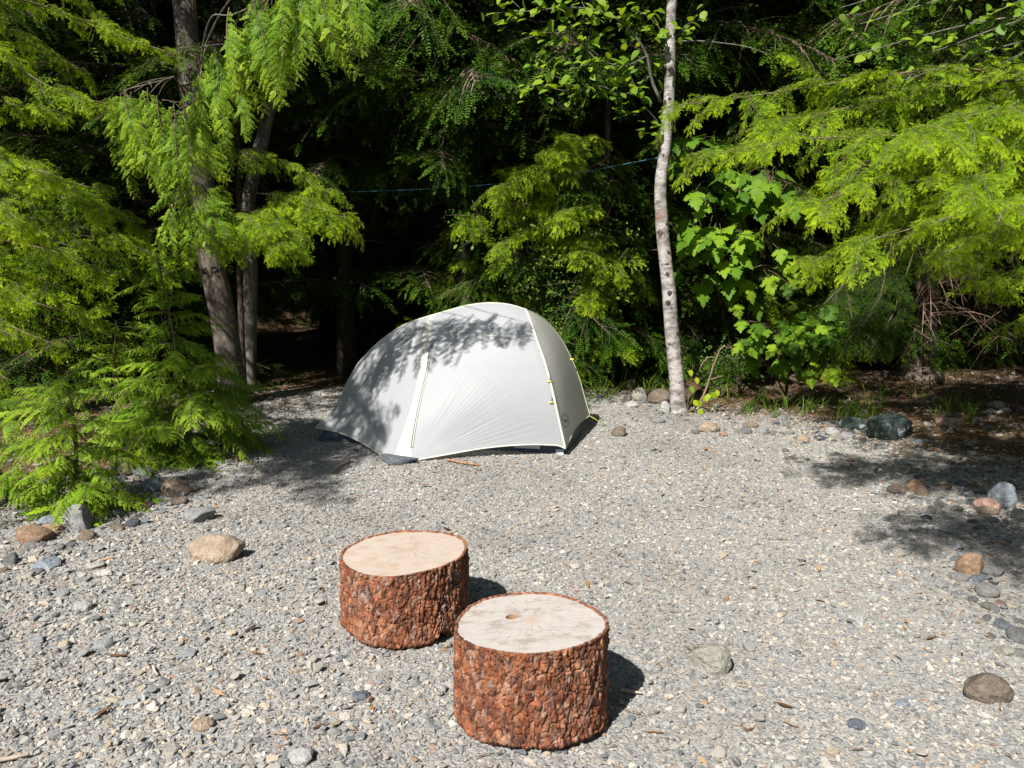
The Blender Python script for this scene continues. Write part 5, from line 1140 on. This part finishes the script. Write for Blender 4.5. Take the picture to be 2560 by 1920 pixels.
# crooked dead stick with fresh yellow-green leaves at the birch foot
def crooked():
    B = ground(1722, 1030); Y = B.y; zz = lambda x, y: at(1450+x/3.687, 750+y/3.687, Y-.03); T = thing('crooked_stick', 'crooked bare grey stick rising beside the birch foot', 'stick', B)
    limb(T, B, [zz(1000, 1030), zz(1090, 960), zz(1150, 850), zz(1195, 720), zz(1225, 620), zz(1260, 530), zz(1290, 460), zz(1335, 415)], .014, .006, 'dead', 30, 'stem')
    limb(T, B, [zz(1325, 425), zz(1370, 440), zz(1425, 415)], .006, .003, 'dead', 10, 'branch'); limb(T, B, [zz(1250, 535), zz(1200, 525), zz(1130, 580), zz(1095, 660)], .006, .003, 'dead', 12, 'branch'); limb(T, B, [zz(1195, 735), zz(1260, 715), zz(1315, 700)], .008, .004, 'dead', 10, 'branch')
    B2 = ground(1716, 1034); T = thing('birch_sprout', 'yellow-green leaved shoots sprouting at the birch foot', 'sprout', B2); me = leaf_mesh('leaf', .072, .050, LM['yellow']); rng = random.Random(4)
    for tip, lv in (((1040, 600), [(1060, 720), (1000, 650)]), ((1030, 900), [(1030, 930), (1085, 930)]), ((1150, 900), [(1130, 890), (1190, 860)]), ((1250, 820), [(1245, 835), (1180, 870)]), ((1005, 800), [(1010, 800)]), ((930, 1040), [(900, 1050), (940, 1060), (1010, 1060)]), ((1070, 1010), [(1075, 1010), (990, 1040)])):
        t = zz(*tip); lo, c = limb(T, B2, [B2, (B2+t)/2+Vector((0, -.02, .02)), t], .003, .0015, 'twig', 8, 'shoot')
        for q in lv: put('leaf', me, lo, B2, zz(*q)+Vector((0, -.04, .02)), Vector((rng.gauss(.1, .4), -.4, -.8)), Vector((rng.gauss(0, .3), -1, .5)), rng.uniform(.8, 1.1))
crooked()
def cord():
    P = [at(1655, 392, 7.10), at(1537, 415, 7.28), at(1364, 445, 7.6), at(1195, 464, 7.9), at(900, 479, 8.3), at(760, 482, 8.45), at(628, 480, 8.55)]
    S = Soup(); B = P[0]; S.tube(catmull(P, 60)-np.array(B[:]), .0024, 5); m = simple('cord_blue', (.05, .18, .27), .6)
    o = S.obj('clothesline', m, None, B); tag(o, 'thin blue cord strung between the birch and the leaning pale trunk', 'cord')
    S = Soup(); k = np.array((P[2]-B)[:]); S.tube(catmull([k, k+[.02, -.02, -.05], k+[.0, 0, -.11]], 8), .003, 4); S.tube(catmull([k, k+[.03, 0, -.04], k+[.05, 0, -.10]], 8), .003, 4); S.obj('loose_end', m, o)
    S = Soup(); q = np.array((P[0]-B)[:]); a = np.linspace(0, 2*math.pi, 20); S.tube(np.stack([q[0]+.01+.058*np.cos(a), q[1]+.06+.062*np.sin(a), q[2]+0*a+.01*np.cos(a)], -1), .004, 5, cap=False); S.obj('knot_loop', m, o)
cord()

# grass, needle litter, fallen leaves and sticks
def grass():
    rng = np.random.default_rng(3); S = Soup()
    tufts = []
    for (a, b, n) in (((1470, 985), (1690, 980), 34), ((1720, 1020), (2100, 1035), 30), ((2090, 1040), (2190, 1045), 22), ((2330, 1030), (2430, 1045), 10), ((2000, 1000), (2500, 1010), 14)):
        for _ in range(n): t = rng.random(); tufts.append((a[0]+(b[0]-a[0])*t+rng.normal(0, 8), a[1]+(b[1]-a[1])*t+rng.normal(0, 10)))
    for px, py in tufts:
        p = np.array(ground(px, max(py, 965))[:])
        for _ in range(rng.integers(4, 10)):
            a = rng.uniform(0, 6.28); l = rng.uniform(.08, .30); lean = rng.uniform(.1, .7); q = p+[rng.normal(0, .025), rng.normal(0, .025), -.01]; d = np.array([math.cos(a)*lean, math.sin(a)*lean, 1.]); s = np.array([-math.sin(a), math.cos(a), 0])*rng.uniform(.0025, .005)
            c1 = q+d*l*.45; c2 = q+d*l*.75+np.array([math.cos(a), math.sin(a), -.5])*l*.18; c3 = q+d*l*.9+np.array([math.cos(a), math.sin(a), -1])*l*.4*lean
            t = rng.uniform(0, .8); S.add([q-s, q+s, c1+s*.9, c1-s*.9, c2+s*.6, c2-s*.6, c3], [(0, 1, 2, 3), (3, 2, 4, 5)], [(5, 4, 6)], 0, t)
    tag(S.obj('grass', LM['grass'], smooth=False), 'sparse green grass blades along the back edge of the clearing', 'grass', kind='stuff')
grass()
def litter():
    rng = np.random.default_rng(4); S = Soup(); n = 34000
    y = rng.uniform(1.4, 12, n); x = rng.uniform(-1, 1, n)*(.7*y+1); d = clear_dist(x, y)+.3*fbm(np.stack([x, y], -1)*1.6, 21, 4)
    k = rng.uniform(0, 1, n) < np.maximum(smooth(.25, -.4, d), .035); x, y = x[k], y[k]; n = len(x); z = gz_arr(x, y)
    a = rng.uniform(0, 6.28, n); l = rng.uniform(.012, .05, n); w = rng.uniform(.0012, .005, n)*np.where(rng.random(n) < .15, 3, 1); dz = rng.uniform(-.3, .5, n)
    c = np.stack([x, y, z+.008+rng.uniform(0, .012, n)], -1); u = np.stack([np.cos(a), np.sin(a), dz*.3], -1)*l[:, None]; v = np.stack([-np.sin(a), np.cos(a), dz*.4], -1)*w[:, None]
    V = np.stack([c-u, c+v, c+u, c-v], 1).reshape(-1, 3); S.add(V, np.arange(len(V)).reshape(-1, 4), None, 0, np.repeat(rng.random(n), 4))
    M = Mat('dry_litter'); m = M.done(M.pbr(M.ramp(M.attr('tint'), [(0, (.06, .034, .018)), (.4, (.19, .095, .040)), (.75, (.34, .18, .075)), (1, (.42, .30, .17))]), .85))
    tag(S.obj('needle_litter', m, smooth=False), 'brown dead needles and bark bits strewn on the forest floor', 'litter', kind='stuff')
litter()
def debris():
    rng = random.Random(9); orange = leaf_mat('dry_leaf_orange', (.40, .16, .03), (.52, .25, .05), (.62, .38, .08), .25, glow=(1, .8, .5), rnd=.9)
    shapes = []
    for k in range(4):
        bm = bmesh.new(); n = 11; r = [rng.uniform(.5, 1) for _ in range(n)]; c = bm.verts.new((0, 0, .12)); vs_ = [bm.verts.new((math.cos(i/n*6.283)*r[i], .7*math.sin(i/n*6.283)*r[i], rng.uniform(-.12, .35))) for i in range(n)]
        for i in range(n): bm.faces.new((c, vs_[i], vs_[(i+1) % n]))
        me = bpy.data.meshes.new('dry_leaf'); bm.to_mesh(me); bm.free(); me.materials.append(orange); shapes.append(me)
    spots = [(930, 1778, 24), (1050, 1740, 9), (1518, 1402, 12), (1515, 1420, 8), (2265, 1560, 14), (2262, 1575, 12), (2200, 1210, 10), (1575, 1131, 10), (875, 1120, 9), (785, 1138, 14), (783, 1155, 9), (695, 1478, 10), (1075, 1370, 7), (1250, 1405, 8), (2270, 1885, 14), (2275, 1868, 10), (106, 1520, 12), (1020, 1770, 8), (1990, 1110, 8), (740, 1170, 8), (860, 1145, 8), (2030, 1200, 7), (1890, 1320, 7), (2340, 1130, 9), (2450, 1150, 8), (2190, 1165, 8), (1680, 1370, 6), (1350, 1235, 6), (560, 1190, 8), (620, 1215, 8), (660, 1180, 8), (300, 1275, 10), (340, 1290, 9), (220, 1600, 8)]
    for i, (px, py, s) in enumerate(spots):
        p = ground(px, py); sc = s*p.y/FPX*.62; o = link(bpy.data.objects.new('dry_leaf', shapes[i % 4])); o.location = (p.x, p.y, p.z+.010+sc*.12); o.scale = (sc, sc, sc); o.rotation_euler = (rng.gauss(0, .25), rng.gauss(0, .25), rng.uniform(0, 6.28))
        tag(o, 'crumpled orange dry leaf fallen on the gravel', 'leaf', 'dry orange leaves on the gravel')
    def stick(pts, r, mat, lab):
        P = [ground(*q) for q in pts]; P = [p+Vector((0, 0, r+.006)) for p in P]; S = Soup(); B = P[0]; S.tube(catmull(P, 16)-np.array(B[:]), np.linspace(r, r*.5, 16), 6, rough=.25, seed=3); o = S.obj('stick', mat, None, B); tag(o, lab, 'stick')
    red = bark_mat('stick_red_brown', (.16, .07, .04), (.30, .15, .09), (.42, .27, .18)); pale = bark_mat('stick_pale', (.28, .23, .18), (.42, .36, .30), (.52, .47, .41))
    stick([zt(1015, 1255), zt(1110, 1275), zt(1250, 1295)], .010, red, 'reddish stick lying in front of the tent door'); stick([zt(360, 1262), zt(300, 1290), zt(235, 1345)], .006, red, 'thin brown twig beside the flat anchoring stone')
    stick([(1550, 1733), (1575, 1737), (1605, 1741)], .007, pale, 'pale stub of stick poking from the front log shadow'); stick([(-10, 1912), (35, 1905), (75, 1896)], .008, pale, 'pale stick at the near corner of the gravel')
    stick([(384, 1672), (391, 1690), (396, 1694)], .006, pale, 'short white twig with rusty end on the gravel'); stick([(1425, 1460), (1450, 1500), (1470, 1540)], .002, red, 'hair-thin reddish twig on the gravel behind the front log')
    stick([(1740, 1265), (1760, 1270), (1785, 1266)], .004, pale, 'small tan twig on open gravel between tent and dappled shade'); stick([(1480, 1180), (1490, 1195), (1500, 1200)], .003, red, 'short twig near the yellow webbing loops')
debris()
